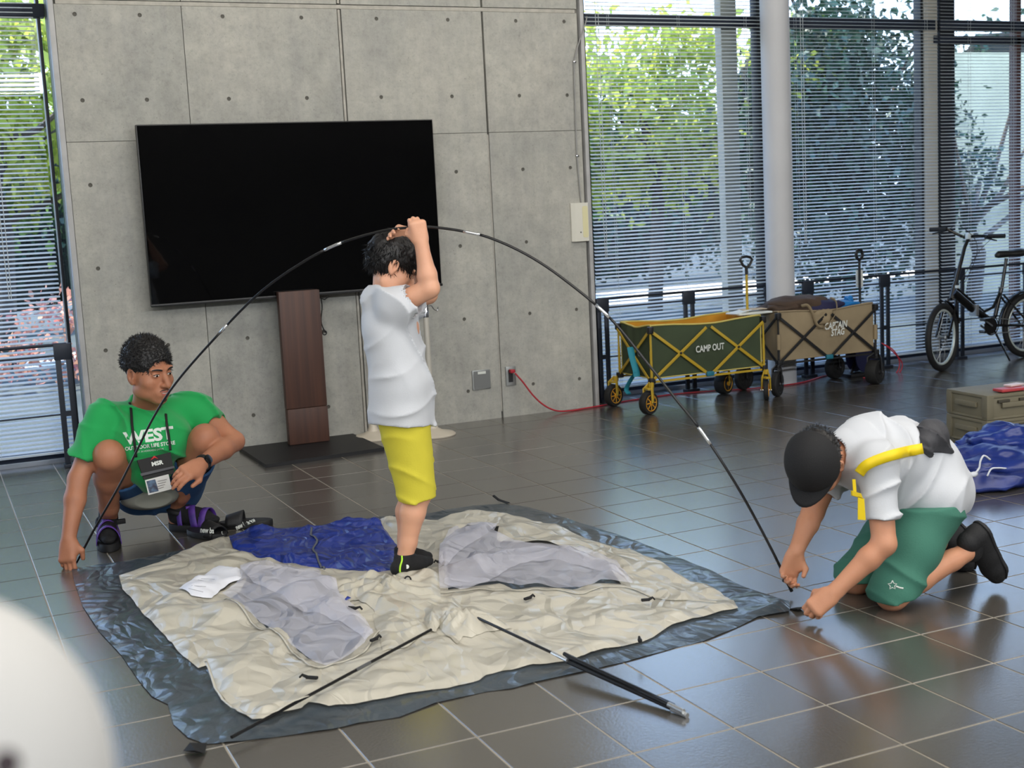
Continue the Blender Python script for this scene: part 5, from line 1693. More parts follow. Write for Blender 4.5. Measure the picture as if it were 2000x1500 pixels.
def face_parts(P, R, s, root, bvh, beard=False, lids=True):
    """eyes, brows and lips laid on the modelled face"""
    fw = Vector(R[:, 1]); rt = Vector(R[:, 0]); up = Vector(R[:, 2])
    def on(x, z, lift=.0):
        o = Vector(P(x, .2, z)); h = bvh.ray_cast(o, -fw, .3)
        return (h[0] + fw * lift) if h[0] is not None else Vector(P(x, .08, z))
    def ribbon(name, pts, wds, m, lift=.001):
        V, F = [], []
        for i, ((x, z), w) in enumerate(zip(pts, wds)):
            V += [on(x, z + w, lift), on(x, z, lift + .0012), on(x, z - w, lift)]
        for i in range(len(pts) - 1):
            for k in range(2):
                F.append((3 * i + k, 3 * i + k + 1, 3 * i + k + 4, 3 * i + k + 3))
        MB().add(V, F).build(name, m, root, smooth=True)
    for g in (-1, 1):
        c = on(g * .031, .0035)
        # almond shaped eye
        V = [c + fw * .0022]; n = 16
        for k in range(n):
            a = 2 * PI * k / n
            x = math.cos(a) * .0125 * s; z = math.sin(a) * (.0046 if math.sin(a) > 0 else .0036) * s
            q = on(g * .031 + math.cos(a) * .0125, .0035 + math.sin(a) * (.0048 if math.sin(a) > 0 else .0036), .0006)
            V.append(q)
        MB().add(V, [(0, k + 1, (k + 1) % n + 1) for k in range(n)]).build('eye', M_EYEW, root, smooth=True)
        V = [c + fw * .0030 + rt * .002 * s]
        for k in range(12):
            a = 2 * PI * k / 12
            V.append(c + fw * .0026 + rt * (math.cos(a) * .0048 * s + .002 * s) + up * (math.sin(a) * .0042 * s))
        MB().add(V, [(0, k + 1, (k + 1) % 12 + 1) for k in range(12)]).build('iris', M_IRIS, root, smooth=True)
        ribbon('eyelid', [(g * (.018 + .027 * k / 6), .0035 + .0052 * math.sin(PI * (.1 + .8 * k / 6))) for k in range(7)], [.0012] * 7, M_HAIR, .0012)
        ribbon('eyebrow', [(g * (.013 + .038 * k / 6), .022 + .0045 * math.sin(PI * k / 6 * .8)) for k in range(7)], [.0030, .0036, .0036, .0034, .0030, .0024, .0014], M_HAIR, .0015)
    if beard:
        ribbon('upper_lip', [(x, -.0600 + .0016 * abs(x) / .02) for x in np.linspace(-.022, .022, 9)], [.0012, .0022, .0028, .0030, .0026, .0030, .0028, .0022, .0012], M_LIP)
        ribbon('teeth', [(x, -.0650 + .0026 * (abs(x) / .02) ** 2) for x in np.linspace(-.017, .017, 9)], [.0006, .0016, .0022, .0024, .0024, .0024, .0022, .0016, .0006], M_TEETH, .0014)
        ribbon('lower_lip', [(x, -.0710 + .0040 * (abs(x) / .02) ** 2) for x in np.linspace(-.020, .020, 9)], [.0012, .0026, .0034, .0038, .0038, .0038, .0034, .0026, .0012], M_LIP)
        ribbon('moustache', [(x, -.0525 - .004 * (abs(x) / .02) ** 2) for x in np.linspace(-.024, .024, 9)], [.0014, .0026, .0030, .0026, .0014, .0026, .0030, .0026, .0014], M_STUB, .0004)
        ribbon('goatee', [(x, -.094 - .001 * (abs(x) / .01)) for x in np.linspace(-.013, .013, 6)], [.002, .006, .008, .008, .006, .002], M_STUB, .0004)
    else:
        ribbon('upper_lip', [(x, -.0610) for x in np.linspace(-.018, .018, 7)], [.0008, .0022, .0028, .0024, .0028, .0022, .0008], M_LIP)
        ribbon('lower_lip', [(x, -.0700) for x in np.linspace(-.017, .017, 7)], [.0008, .0026, .0034, .0036, .0034, .0026, .0008], M_LIP)
def bvh_of(me):
    V = np.empty(len(me.vertices) * 3, np.float32); me.vertices.foreach_get('co', V)
    return BVHTree.FromPolygons([Vector(v) for v in V.reshape(-1, 3)], [tuple(p.vertices) for p in me.polygons])
def lens(F, pts, r):  # bounding helper
    pass
def sock_foot(F, ankle, heel, ball, toe, r0=.036, s=1.0):
    ankle, heel, ball, toe = map(lambda v: np.asarray(v, float), (ankle, heel, ball, toe))
    F.cone(ankle + (ankle - heel) * .4, ankle, r0 * s, r0 * s, .01)
    F.cone(ankle, heel, r0 * s, .030 * s, .015)
    F.cone(ankle, ball, .034 * s, .026 * s, .02)
    F.cone(heel, ball, .028 * s, .030 * s, .02)
    F.cone(ball, toe, .032 * s, .022 * s, .015, flat=((0, 0, 1), .75))

# ============================================================ the man squatting on the left
man = thing('person', tuple(at(300, 1000, -1.9) * [1, 1, 0]), 'man squatting in a green T-shirt with a lanyard, holding the left end of the pole', 'person')
mS = dict(
    hipR=at(272, 955, -1.72), hipL=at(345, 950, -1.72), kneeR=at(213, 890, -2.10), kneeL=at(400, 858, -2.12),
    shR=at(202, 818, -1.98), shL=at(382, 800, -1.94), elR=at(153, 935, -2.06), elL=at(458, 862, -2.10),
    wrR=at(134, 1052, -2.15), wrL=at(392, 907, -2.30), neck=at(288, 795, -1.97), head=at(290, 727, -2.06), chest=at(292, 852, -1.86), belly=at(300, 915, -1.76))
tR = fl(214, 1078); tL = fl(425, 1036); hL = fl(332, 1034)
ankR = np.array([tR[0] + .030, tR[1] + .185, .095]); ankL = np.array(hL) + (tL - hL) * .16 + [0, .01, .098]
F = Field((-.98, -2.52, -.01), (.06, -1.52, .90), .0040)
F.ell(mS['chest'], (.150, .105, .15), k=.02).ell(mS['belly'], (.14, .11, .13), k=.04)
F.cone(mS['hipR'], mS['hipL'], .10, .10, .04)
F.cone(mS['shR'], mS['shL'], .052, .052, .04)
for s_ in 'RL':
    F.cone(mS['hip' + s_], mS['knee' + s_], .088, .060, .03)
    an = ankR if s_ == 'R' else ankL
    kn = mS['knee' + s_]
    mid = lerp(kn, an, .35) + np.array([0, .022, 0])
    F.chain([kn, mid, lerp(kn, an, .8), an], [.056, .056, .038, .034], .02)
    F.ell(kn + np.array([0, -.012, .004]), (.050, .045, .055), k=.02)
    F.chain([mS['sh' + s_], lerp(mS['sh' + s_], mS['el' + s_], .5), mS['el' + s_]], [.052, .046, .040], .02)
    F.chain([mS['el' + s_], lerp(mS['el' + s_], mS['wr' + s_], .35), mS['wr' + s_]], [.040, .041, .027], .015)
    F.cone(an, an + np.array([0, 0, -.05]), .034, .034, .01)
F.cone(mS['neck'] + [0, .03, -.03], mS['head'] + [0, .02, -.03], .062, .052, .02)
Rm = basis(unit([.50, -.86, -.12]), (.05, -.12, 1))
Pm = head(F, mS['head'], Rm, 1.06)
hand(F, mS['wrR'], (at(130, 1110, -2.20) - mS['wrR']), (.55, .75, -.1), (.9, 0, .2), .98, (.55, .55, .6, .65), .6)
hand(F, mS['wrL'], (at(330, 942, -2.40) - mS['wrL']), (-.35, .55, -.75), (-.1, -.75, -.1), .98, (.45, .45, .5, .55), .5)
bodyme = F.mesh('body'); bv = bvh_of(bodyme)
link_mesh('body', bodyme.copy(), M_SKIN_A, man)
face_parts(Pm, Rm, 1.06, man, bv, beard=True)
# hair
def hair(P, R, s, c, root, h=.0035, top=.012, seed=1, fade=True, amp=.006, fringe=.060, nape=-.02, side_z=.01, m=M_HAIR, tufts=None):
    H = Field(c - .15, c + .16, h)
    E = lambda p, r, k=.01, op='add': H.ell(P(*p), np.array(r) * s, R, k * s, op)
    E((0, -.016, .040), (.074 + top * .45, .093 + top * .5, .082 + top), .01)
    # keep the face free
    E((0, .125, -.028), (.078, .085, fringe + .028), .012, 'sub')
    H.cut(P(0, 0, nape), -R[:, 2])
    for g in (-1, 1):
        E((g * .080, .040, -.030), (.030, .050, .045), .01, 'sub')
        E((g * .085, -.006, -.012), (.020, .028, .034), .006, 'sub')
    sl, (X, Y, Z) = H.region(H.lo, H.lo + H.n * H.h)
    w = np.sin(X * 210 + 3 * np.sin(Z * 90 + seed)) * np.sin(Y * 190 + 2 * np.sin(X * 80)) * np.sin(Z * 170 + seed + 2 * np.sin(Y * 70))
    w2 = np.sin(X * 90 + seed) * np.sin(Y * 110 + 2) * np.sin(Z * 80)
    H.D[sl] += (amp * w + amp * .7 * w2).astype(np.float32)
    me = H.mesh('hair')
    if tufts:
        n = len(me.vertices)
        co = np.empty(n * 3, np.float32); me.vertices.foreach_get('co', co); co = co.reshape(-1, 3)
        no = np.empty(n * 3, np.float32); me.vertices.foreach_get('normal', no); no = no.reshape(-1, 3)
        rr = np.random.default_rng(seed)
        out = ((co - np.array(P(0, -.01, .03))) * no).sum(1) > 0
        I = rr.choice(np.nonzero(out)[0], tufts[0])
        L, lean = tufts[1], tufts[2]
        tg = np.array(tufts[3], float) @ R.T if len(tufts) > 3 else np.zeros(3)
        d = no[I] * (1 - lean) + tg * lean + rr.normal(size=(len(I), 3)) * .28
        d /= np.linalg.norm(d, axis=1)[:, None]
        s_ = np.cross(d, rr.normal(size=(len(I), 3))); s_ /= np.linalg.norm(s_, axis=1)[:, None]
        s2 = np.cross(d, s_)
        b = co[I] - no[I] * .003; Lr = L * rr.uniform(.5, 1.2, (len(I), 1)); w_ = tufts[4] if len(tufts) > 4 else .0022
        V = np.stack([b + s_ * w_, b - s_ * w_ * .5 + s2 * w_, b - s_ * w_ * .5 - s2 * w_, b + d * Lr], 1).reshape(-1, 3)
        q = np.arange(len(I))[:, None] * 4
        Fc = np.concatenate([q + [0, 1, 3], q + [1, 2, 3], q + [2, 0, 3]])
        o = link_mesh('hair_tufts', np_mesh('hair_tufts', V, Fc, smooth=False), m, root); o['kind'] = 'stuff'
    return link_mesh('hair', me, m, root)
cM = np.array(mS['head'])
hair(Pm, Rm, 1.06, cM, man, top=.018, seed=2, amp=.0040, fringe=.070, nape=.012, h=.003, tufts=(3200, .018, .35, (0, .5, .9)))
# faded sides: thin cap of short hair
H = Field(cM - .14, cM + .14, .004)
H.ell(Pm(0, -.014, .034), np.array((.0775, .0950, .0850)) * 1.06, Rm, 0)
H.ell(Pm(0, .115, -.02), np.array((.085, .085, .085)) * 1.06, Rm, .004, 'sub'); H.cut(Pm(0, 0, -.030), -Rm[:, 2])
link_mesh('short_side_hair', H.mesh('short_side_hair'), mat('faded_hair', (44, 34, 30), .8), man)
# T-shirt
M_GREEN = mat('green_cotton', (20, 158, 80), .85, var=.06, vscale=5, bump=.15, bscale=300, sheen=.2)
T = Field((-.92, -2.32, .10), (.0, -1.55, .72), .0055)
T.ell(mS['chest'], (.172, .125, .155), k=.02)
T.ell(mS['belly'], (.155, .125, .135), k=.05)
T.cone(mS['shR'] + [.01, 0, .0], mS['shL'], .066, .066, .04)
T.cone(mS['shR'], mS['neck'] + [-.02, .03, -.035], .055, .06, .03)
T.cone(mS['shL'], mS['neck'] + [.02, .03, -.035], .055, .06, .03)
T.chain([at(292, 850, -2.00), at(292, 905, -1.98)], [.12, .10], .05)
T.cone(at(262, 862, -2.03), at(328, 858, -2.03), .098, .098, .04)
T.cone(mS['neck'] + [0, .05, -.05], mS['neck'] + [0, .02, -.01], .09, .075, .03)
T.chain([mS['chest'] + [0, -.05, -.05], at(292, 905, -1.93), at(285, 930, -1.90)], [.11, .095, .07], .04)
sR1 = lerp(mS['shR'], mS['elR'], .72) + [-.004, 0, 0]; sL1 = lerp(mS['shL'], mS['elL'], .52)
T.cone(mS['shR'], sR1, .074, .070, .03)
T.cone(mS['shL'], sL1, .074, .068, .03)
dR, dL = unit(mS['elR'] - mS['shR']), unit(mS['elL'] - mS['shL'])
T.cut(sR1, dR, sR1 - .13, sR1 + .13)
T.cut(sL1, dL, sL1 - [.09, .12, .11], sL1 + .13)
T.cone(sR1 - dR * .04, sR1 + dR * .1, .050, .056, .0, op='sub')
T.cone(sL1 - dL * .04, sL1 + dL * .1, .048, .054, .0, op='sub')
# neck opening
T.ell(mS['neck'] + [.0, -.04, .045], (.070, .075, .055), basis((0, -1, -.5), (0, -.5, 1)), .004, 'sub')
T.wrinkle((.8, .2, .5), .008, 42, 1)
T.wrinkle((.3, .1, 1), .006, 60, 4)
tm = T.mesh('t_shirt'); tbv = bvh_of(tm)
link_mesh('t_shirt', tm.copy(), M_GREEN, man)
M_PRINT = mat('white_print', (222, 232, 224), .8)
fc = at(293, 850, -2.1)
tf = frame(tuple(fc), (1, .05, .06), (0, .25, 1))
def drape(txt, u, v, size, Y, root, bv_, x=(1, .05, .06), y=(0, .3, 1), m=M_PRINT, bold=0, sx=1.0, italic=0, name='lettering'):
    return place_text(name, txt, size, frame(tuple(at(u, v, Y)), x, y), m, root, bold=bold, sx=sx, drape=bv_, lift=.0015, italic=italic)
cam_text('lettering', 'WEST', 291, 852, 33, M_PRINT, man, tbv, ang=.13, sx=1.12, bold=1.3)
cam_text('lettering', 'OUTDOOR LIFE STORE', 293, 871, 10, M_PRINT, man, tbv, ang=.13, sx=.95, bold=.3)
cam_text('lettering', 'EST. IN HOKKAIDO JAPAN', 293, 880, 5, M_PRINT, man, tbv, ang=.13, sx=.9)
# shorts
M_DENIM = mat('blue_denim_shorts', (44, 84, 128), .85, var=.12, vscale=6, bump=.2)
M_GREYL = mat('grey_short_lining', (138, 138, 128), .85)
Q = Field((-.72, -2.05, .04), (-.08, -1.50, .50), .006)
Q.cone(mS['hipR'], mS['hipL'], .112, .112, .03)
for s_, e in (('R', .60), ('L', .62)):
    a, b = mS['hip' + s_], lerp(mS['hip' + s_], mS['knee' + s_], e)
    Q.cone(a, b, .106, .094, .03); d_ = unit(b - a)
    Q.cut(b, d_, b - .13, b + .13)
    Q.cone(b - d_ * .05, b + d_ * .1, .080, .086, 0, op='sub')
Q.wrinkle((.6, .4, .6), .004, 55, 3)
link_mesh('shorts', Q.mesh('shorts'), M_DENIM, man)
Q = Field((-.66, -1.95, .02), (-.16, -1.50, .26), .006)
Q.ell(at(292, 968, -1.84), (.125, .13, .055), k=.02)
link_mesh('shorts_seat', Q.mesh('shorts_seat'), M_GREYL, man)
# socks and sandals
M_SOCK = mat('black_sock', (18, 18, 20), .85, bump=.3)
M_SOLE = mat('black_sandal_sole', (20, 20, 22), .7)
M_PURP = mat('purple_webbing', (96, 56, 150), .6, col2=(70, 44, 130), vscale=30)
def sandal(heel, toe, ank, wid=.045):
    heel = np.array(heel, float); toe = np.array(toe, float); heel[2] = toe[2] = 0
    L = np.linalg.norm(toe - heel); f = (toe - heel) / L; sd = np.array([-f[1], f[0], 0]); up = np.array([0, 0, 1.0])
    pos = lambda x, y, z: heel + f * x * L + sd * y + up * z
    K = Field(heel * [1, 1, 0] - .25, heel * [1, 1, 0] + .30, .005) if False else None
    S_ = Field(np.minimum(heel, toe) - [.08, .08, .0], np.maximum(heel, toe) + [.08, .08, .20], .0045)
    S_.cone(pos(.14, 0, .055), pos(.70, 0, .058), .030, .036, .01)
    S_.cone(pos(.70, -.004, .056), pos(.90, 0, .048), .037, .025, .015, flat=((0, 0, 1), .7))
    S_.cone(ank + (0, 0, .035), pos(.20, 0, .065), .037, .032, .02)
    S_.cone(ank, pos(.55, 0, .068), .034, .030, .025)
    link_mesh('sock', S_.mesh('sock'), M_SOCK, man)
    n = 28; ring_ = []
    for sg in (1, -1):
        for k in range(n):
            t = k / (n - 1) if sg == 1 else 1 - k / (n - 1)
            ww = (.034 + .013 * math.sin(PI * min(1, t * 1.05)) + .004 * t) * math.sqrt(max(.02, 1 - abs(2 * t - 1) ** 5))
            ring_.append((t * 1.02 - .01, ww * sg))
    V = []
    for z, g in ((0, .93), (.005, 1), (.024, 1.0), (.030, .94)):
        V += [tuple(pos(x, y * g, z + (.006 * (x - .6) if x > .6 else 0))) for x, y in ring_]
    m_ = len(ring_); Fc = [tuple(range(m_ - 1, -1, -1)), tuple(range(3 * m_, 4 * m_))]
    for r_ in range(3):
        Fc += [(r_ * m_ + i, r_ * m_ + (i + 1) % m_, (r_ + 1) * m_ + (i + 1) % m_, (r_ + 1) * m_ + i) for i in range(m_)]
    sn = bpy.data.objects.new('sandal', None); COL.objects.link(sn); sn.parent = man; ORG[sn] = ORG[man]
    MB().add(V, Fc).build('sole', M_SOLE, sn)
    def strap(x0, x1, hgt, w_, m, skew=0.0, r=.050):
        V, Fc = [], []; k_ = 16
        for i in range(k_):
            a = PI * i / (k_ - 1)
            y = math.cos(a) * r; z = .022 + math.sin(a) * hgt
            xm = x0 + (x1 - x0) * i / (k_ - 1)
            for q in (-1, 1):
                V.append(tuple(pos(xm + q * w_ / L / 2, y, z)))
        for i in range(k_ - 1):
            Fc.append((2 * i, 2 * i + 1, 2 * i + 3, 2 * i + 2))
        o = MB().add(V, Fc).build('strap', m, sn, smooth=True)
        mo = o.modifiers.new('t', 'SOLIDIFY'); mo.thickness = .0035; mo.offset = 1
    strap(.80, .74, .078, .030, M_PURP)
    strap(.34, .62, .088, .032, M_PURP)
    strap(.16, .32, .098, .022, M_PURP, r=.044)
    MB().ring(tuple(pos(.18, 0, .085)), tuple(f * .35 + up), .040, .008, 20, 6, flat=1.6).build('ankle_strap', M_BPL, sn, smooth=True)
    MB().box(tuple(pos(.42, -.006, .102)), (.026, .032, .012), bev=.003).build('buckle', M_PURP, sn)
    MB().box(tuple(pos(.30, .05, .085)), (.05, .02, .02), bev=.003).build('strap_end', M_BPL, sn)
hR = tR + np.array([.025, .235, 0])
sandal(hR, tR + np.array([.0, -.015, 0]), ankR)
sandal(hL, tL + (tL - hL) * .05, ankL)
wg_ = at(383, 914, -2.28)
wd = unit(mS['elL'] - mS['wrL'])
wc = mS['wrL'] + wd * .018
MB().ring(tuple(wc), tuple(wd), .0285, .006, 28, 8, flat=2.0).build('watch_strap', M_BPL, man, smooth=True)
vn = unit(np.cross(wd, (0, 0, 1)));  vn = vn if vn[1] < 0 else -vn
vn = unit(vn + np.array([0, 0, .6]))
MB().lathe(tuple(wc + vn * .024), tuple(vn), [(.019, 0), (.020, .004), (.018, .011), (.013, .012)], 24).build('watch_case', mat('watch_black', (22, 22, 24), .25, metal=.4), man)
# lanyard, pouch and name card
ly = thing('lanyard_pouch', tuple(at(300, 880, -2.15)), 'black lanyard pouch with a name card hanging on the squatting man', 'pouch')
def onshirt(u, v, lift=.010):
    d = Vector(ray(u, v)).normalized(); h = tbv.ray_cast(Vector(CAM), d, 20)
    return tuple(h[0] - d * lift) if h[0] is not None else tuple(at(u, v, -2.1))
st1 = [onshirt(253, 786), onshirt(256, 800), onshirt(258, 830), onshirt(262, 860, .008), onshirt(266, 893, .015)]
st2 = [onshirt(324, 808), onshirt(326, 830), onshirt(330, 855, .006), onshirt(333, 880, .015)]
for q in (st1, st2):
    MB().tube(spline(q, 6), .0052, 8, flat=.35, up=(0, -1, 0)).build('neck_strap', M_BPL, ly, smooth=True)
pc = np.array(onshirt(305, 895, .03)); Yp = min(-2.13, pc[1])
pcs = [at(268, 899, Yp), at(333, 883, Yp), at(341, 925, Yp - .03), at(281, 937, Yp - .03)]
def slab(L, th, nrm=(0, -1, .2)):
    n_ = np.array(unit(nrm)) * th
    V = [tuple(p) for p in L] + [tuple(np.array(p) - n_) for p in L]
    k = len(L)
    return V, [tuple(range(k)), tuple(range(2 * k - 1, k - 1, -1))] + [(i, i + k, (i + 1) % k + k, (i + 1) % k) for i in range(k)]
pch = MB().add(*slab(pcs, .012)).build('pouch', M_BPL, ly)
def wb_(o):
    M = Matrix.Translation(Vector(ORG[o][0])); return BVHTree.FromPolygons([M @ w.co for w in o.data.vertices], [tuple(p.vertices) for p in o.data.polygons])
MB().add(*slab([at(274, 925, Yp - .032), at(340, 910, Yp - .032), at(341, 914, Yp - .032), at(276, 930, Yp - .032)], .002)).build('zip', mat('zip_grey', (90, 90, 94), .4), ly)
card = [at(283, 938, Yp - .036), at(329, 926, Yp - .036), at(336, 955, Yp - .040), at(290, 967, Yp - .040)]
MB().add(*slab(card, .003)).build('name_card', mat('card_white', (222, 222, 218), .5), ly)
MB().add(*slab([at(286, 940, Yp - .038), at(303, 936, Yp - .038), at(310, 959, Yp - .042), at(292, 963, Yp - .042)], .001)).build('card_photo', mat('card_photo_blue', (96, 122, 150), .6, col2=(60, 62, 80), vscale=60), ly)
cam_text('lettering', 'MSR', 307, 905, 11, M_LBLW, ly, wb_(pch), ang=.2, sx=1.1, bold=.5)
tri = [at(294, 899, Yp - .006), at(301, 890, Yp - .006), at(309, 896, Yp - .006), at(302, 894, Yp - .006)]
MB().add([tuple(p) for p in tri], [(0, 1, 3), (1, 2, 3)]).build('logo', mat('logo_red', (214, 50, 44), .6), ly)
for k, tx in enumerate(('OUTDOOR', 'NAME CARD', 'STAFF')[:1]):
    pass
bb_ = MB()
for k in range(4):
    a, b = at(308, 940 + k * 5, Yp - .040), at(326 - k * 2, 936 + k * 5, Yp - .041)
    bb_.bar(tuple(a), tuple(b), .002, .001)
bb_.build('card_print', mat('card_print', (110, 100, 100), .7), ly)

# ============================================================ the boy standing on the tent
boy = thing('person', tuple(fl(795, 1125)), 'boy in a white polo and yellow shorts standing on the tent, lifting the pole', 'person')
Yb = -3.03
B = dict(neck=at(748, 575, Yb), head=at(765, 522, Yb - .01), shR=at(772, 598, Yb - .10), shL=at(782, 592, Yb + .10), elR=at(839, 563, Yb - .17), elL=at(836, 575, Yb + .10),
         wrR=at(823, 475, Yb - .16), wrL=at(802, 460, Yb - .03), chest=at(768, 640, Yb), belly=at(778, 735, Yb), hipR=at(792, 830, Yb - .065), hipL=at(792, 825, Yb + .065),
         kneeR=at(818, 962, Yb - .06), kneeL=at(806, 965, Yb + .06), ankR=at(790, 1092, Yb - .06), ankL=at(790, 1078, Yb + .05))
F = Field((.02, -3.45, -.01), (.62, -2.78, 1.32), .0040)
F.chain([B['neck'] + [0, 0, -.03], B['chest'], B['belly'], (B['hipR'] + B['hipL']) / 2], [.06, .085, .082, .085], .03)
F.cone(B['shR'], B['shL'], .042, .042, .03)
for s_ in 'RL':
    F.cone(B['hip' + s_], B['knee' + s_], .068, .047, .02)
    kn, an = B['knee' + s_], B['ank' + s_]
    F.chain([kn, lerp(kn, an, .30) + [-.008, 0, 0], lerp(kn, an, .75), an], [.045, .045, .031, .029], .015)
    F.cone(B['sh' + s_], B['el' + s_], .040, .034, .02)
    F.chain([B['el' + s_], lerp(B['el' + s_], B['wr' + s_], .3), B['wr' + s_]], [.034, .033, .022], .012)
F.cone(B['neck'] + [0, 0, -.02], B['head'] + [-.01, 0, -.02], .043, .042, .02)
Rb = basis(unit([.80, -.14, -.56]), (.56, 0, .83))
Pb = head(F, B['head'], Rb, .90)
hand(F, B['wrR'], (-.16, -.02, 1), (.20, 1, .0), (-.6, .2, .2), .80, (1.25, 1.3, 1.3, 1.35), .9)
pl = at(790, 449, -3.12)
hand(F, B['wrL'], (at(750, 449, -3.11) - B['wrL']), (-.1, -.9, -.3), (0, -.2, -1), .80, (.3, .4, .45, .5), .3)
bm_ = F.mesh('body'); bvb = bvh_of(bm_)
link_mesh('body', bm_.copy(), M_SKIN_B, boy)
face_parts(Pb, Rb, .90, boy, bvb)
hair(Pb, Rb, .90, np.array(B['head']), boy, top=.030, seed=5, amp=.0022, fringe=.044, nape=-.045, tufts=(2600, .026, .80, (0, .35, -.9), .0026))
M_WHITE = mat('white_cotton', (200, 203, 208), .85, var=.03, vscale=5, bump=.12, bscale=260, sheen=.2)
T = Field((-.02, -3.36, .48), (.60, -2.72, 1.12), .0050)
T.chain([B['neck'] + [-.01, 0, -.035], at(757, 630, Yb), at(770, 690, Yb), at(782, 745, Yb), at(783, 800, Yb), at(783, 850, Yb)], [.070, .100, .098, .108, .112, .114], .03, flat=((1, 0, 0), .96))
for o_ in (-.045, .045):
    T.chain([at(762, 650, Yb + o_), at(783, 750, Yb + o_), at(783, 850, Yb + o_)], [.092, .102, .108], .03)
T.cone(B['shR'], B['shL'], .062, .062, .03)
sR1 = at(812, 583, Yb - .145); sL1 = at(824, 596, Yb + .11)
dR, dL = unit(B['elR'] - B['shR']), unit(sL1 - B['shL'])
T.cone(B['shR'], sR1, .058, .062, .05); T.cone(B['shL'], sL1, .060, .060, .02)
T.cut(sR1, dR, sR1 - [.03, .09, .10], sR1 + .10); T.cut(sL1, dL, sL1 - [.03, .06, .09], sL1 + .09)
T.cone(sR1 - dR * .04, sR1 + dR * .08, .048, .052, 0, op='sub'); T.cone(sL1 - dL * .03, sL1 + dL * .08, .046, .052, 0, op='sub')
T.cone(B['neck'] + [0, 0, -.01], B['neck'] + [.0, 0, .06], .048, .056, .0, op='sub')
hem_p = at(783, 826, Yb)
T.cut(hem_p, (-.10, 0, -1))
T.chain([at(783, 800, Yb - .04), at(783, 860, Yb - .04)], [.084, .092], 0, op='sub'); T.chain([at(783, 800, Yb + .04), at(783, 860, Yb + .04)], [.084, .092], 0, op='sub')
sp_ = at(783, 815, Yb - .17)
T.cone(sp_, sp_ + [-.0, 0, .05], .010, .002, 0, op='sub')
T.wrinkle((.9, .2, .25), .006, 42, 2)
T.wrinkle((.6, .1, -.8), .005, 50, 6)
link_mesh('polo_shirt', T.mesh('polo_shirt'), M_WHITE, boy)
C_ = MB(); V, Fc = [], []
nk = B['neck'] + [-.002, 0, -.006]; axn = unit([.18, 0, 1]); u_ = unit(np.cross(axn, (0, 1, 0))); v_ = np.cross(axn, u_)
for i in range(21):
    a = 2 * PI * i / 21
    d_ = u_ * math.cos(a) + v_ * math.sin(a)
    V += [tuple(nk + d_ * .051 + axn * .022), tuple(nk + d_ * .056 + axn * .026), tuple(nk + d_ * .072 - axn * .012)]
for i in range(21):
    j = (i + 1) % 21
    Fc += [(3 * i, 3 * j, 3 * j + 1, 3 * i + 1), (3 * i + 1, 3 * j + 1, 3 * j + 2, 3 * i + 2)]
o = C_.add(V, Fc).build('collar', M_WHITE, boy, smooth=True)
mo = o.modifiers.new('t', 'SOLIDIFY'); mo.thickness = .003
M_YSH = mat('yellow_cotton', (208, 196, 58), .85, var=.05, vscale=6, bump=.2, bscale=200)
Q = Field((.08, -3.25, .24), (.58, -2.82, .66), .0050)
for s_, o_ in (('R', -.058), ('L', .058)):
    Q.chain([at(786, 805, Yb + o_ * .7), at(818, 990, Yb + o_)], [.096, .066], .02)
Q.cut(at(815, 967, Yb), (.05, 0, -1))
for o_ in (-.060, .060):
    Q.cone(at(814, 950, Yb + o_), at(818, 1000, Yb + o_), .050, .054, 0, op='sub')
Q.wrinkle((.3, .2, .9), .003, 60, 2)
link_mesh('shorts', Q.mesh('shorts'), M_YSH, boy)
zt_ = .030
def bsock(an, heel, toe, nm='sock', lime=True):
    S_ = Field(np.minimum(np.minimum(heel, toe), an) - [.06, .06, .02], np.maximum(np.maximum(heel, toe), an) + [.06, .06, .06], .0040)
    S_.cone(an + [0, 0, .018], an, .0325, .0325, .01); S_.cone(an, heel, .0325, .026, .015); S_.cone(heel, lerp(heel, toe, .7), .026, .026, .015)
    S_.cone(an, lerp(heel, toe, .65), .030, .024, .02); S_.cone(lerp(heel, toe, .65), toe, .026, .018, .01)
    S_.cut(an + [0, 0, .020], (0, 0, 1))
    me = S_.mesh(nm); b_ = bvh_of(me)
    link_mesh(nm, me.copy(), M_SOCK, boy)
    return b_
hbR, tbR = fl(779, 1124, .03), fl(838, 1106, .03)
hbR = np.array([hbR[0], hbR[1], zt_ + .026]); tbR = np.array([tbR[0], tbR[1], zt_ + .02])
B['ankR'] = np.array([B['ankR'][0], B['ankR'][1], max(B['ankR'][2], .075)])
sbv = bsock(B['ankR'], hbR, tbR)
hbL = np.array(fl(786, 1100, .04)); tbL = np.array(fl(836, 1092, .04)); hbL[2] = .056; tbL[2] = .05
bsock(B['ankL'], hbL, tbL)
lp = []
for (u, v) in ((785, 1086), (785, 1095), (782, 1105), (781, 1115), (783, 1124), (787, 1130)):
    d_ = Vector(ray(u, v)).normalized(); h_ = sbv.ray_cast(Vector(CAM), d_, 20)
    if h_[0] is not None: lp.append(tuple(h_[0] - d_ * .001))
if len(lp) > 2:
    MB().tube(spline(lp, 5), .0035, 6).build('lime_stripe', mat('lime_stripe', (178, 232, 60), .7), boy, smooth=True)
d_ = Vector(ray(795, 1107)).normalized(); h_ = sbv.ray_cast(Vector(CAM), d_, 20)
if h_[0] is not None:
    MB().lathe(tuple(h_[0]), tuple(-d_), [(.0075, -.002), (.0075, .0015), (.006, .002)], 20).build('sock_badge', M_LBLW, boy)

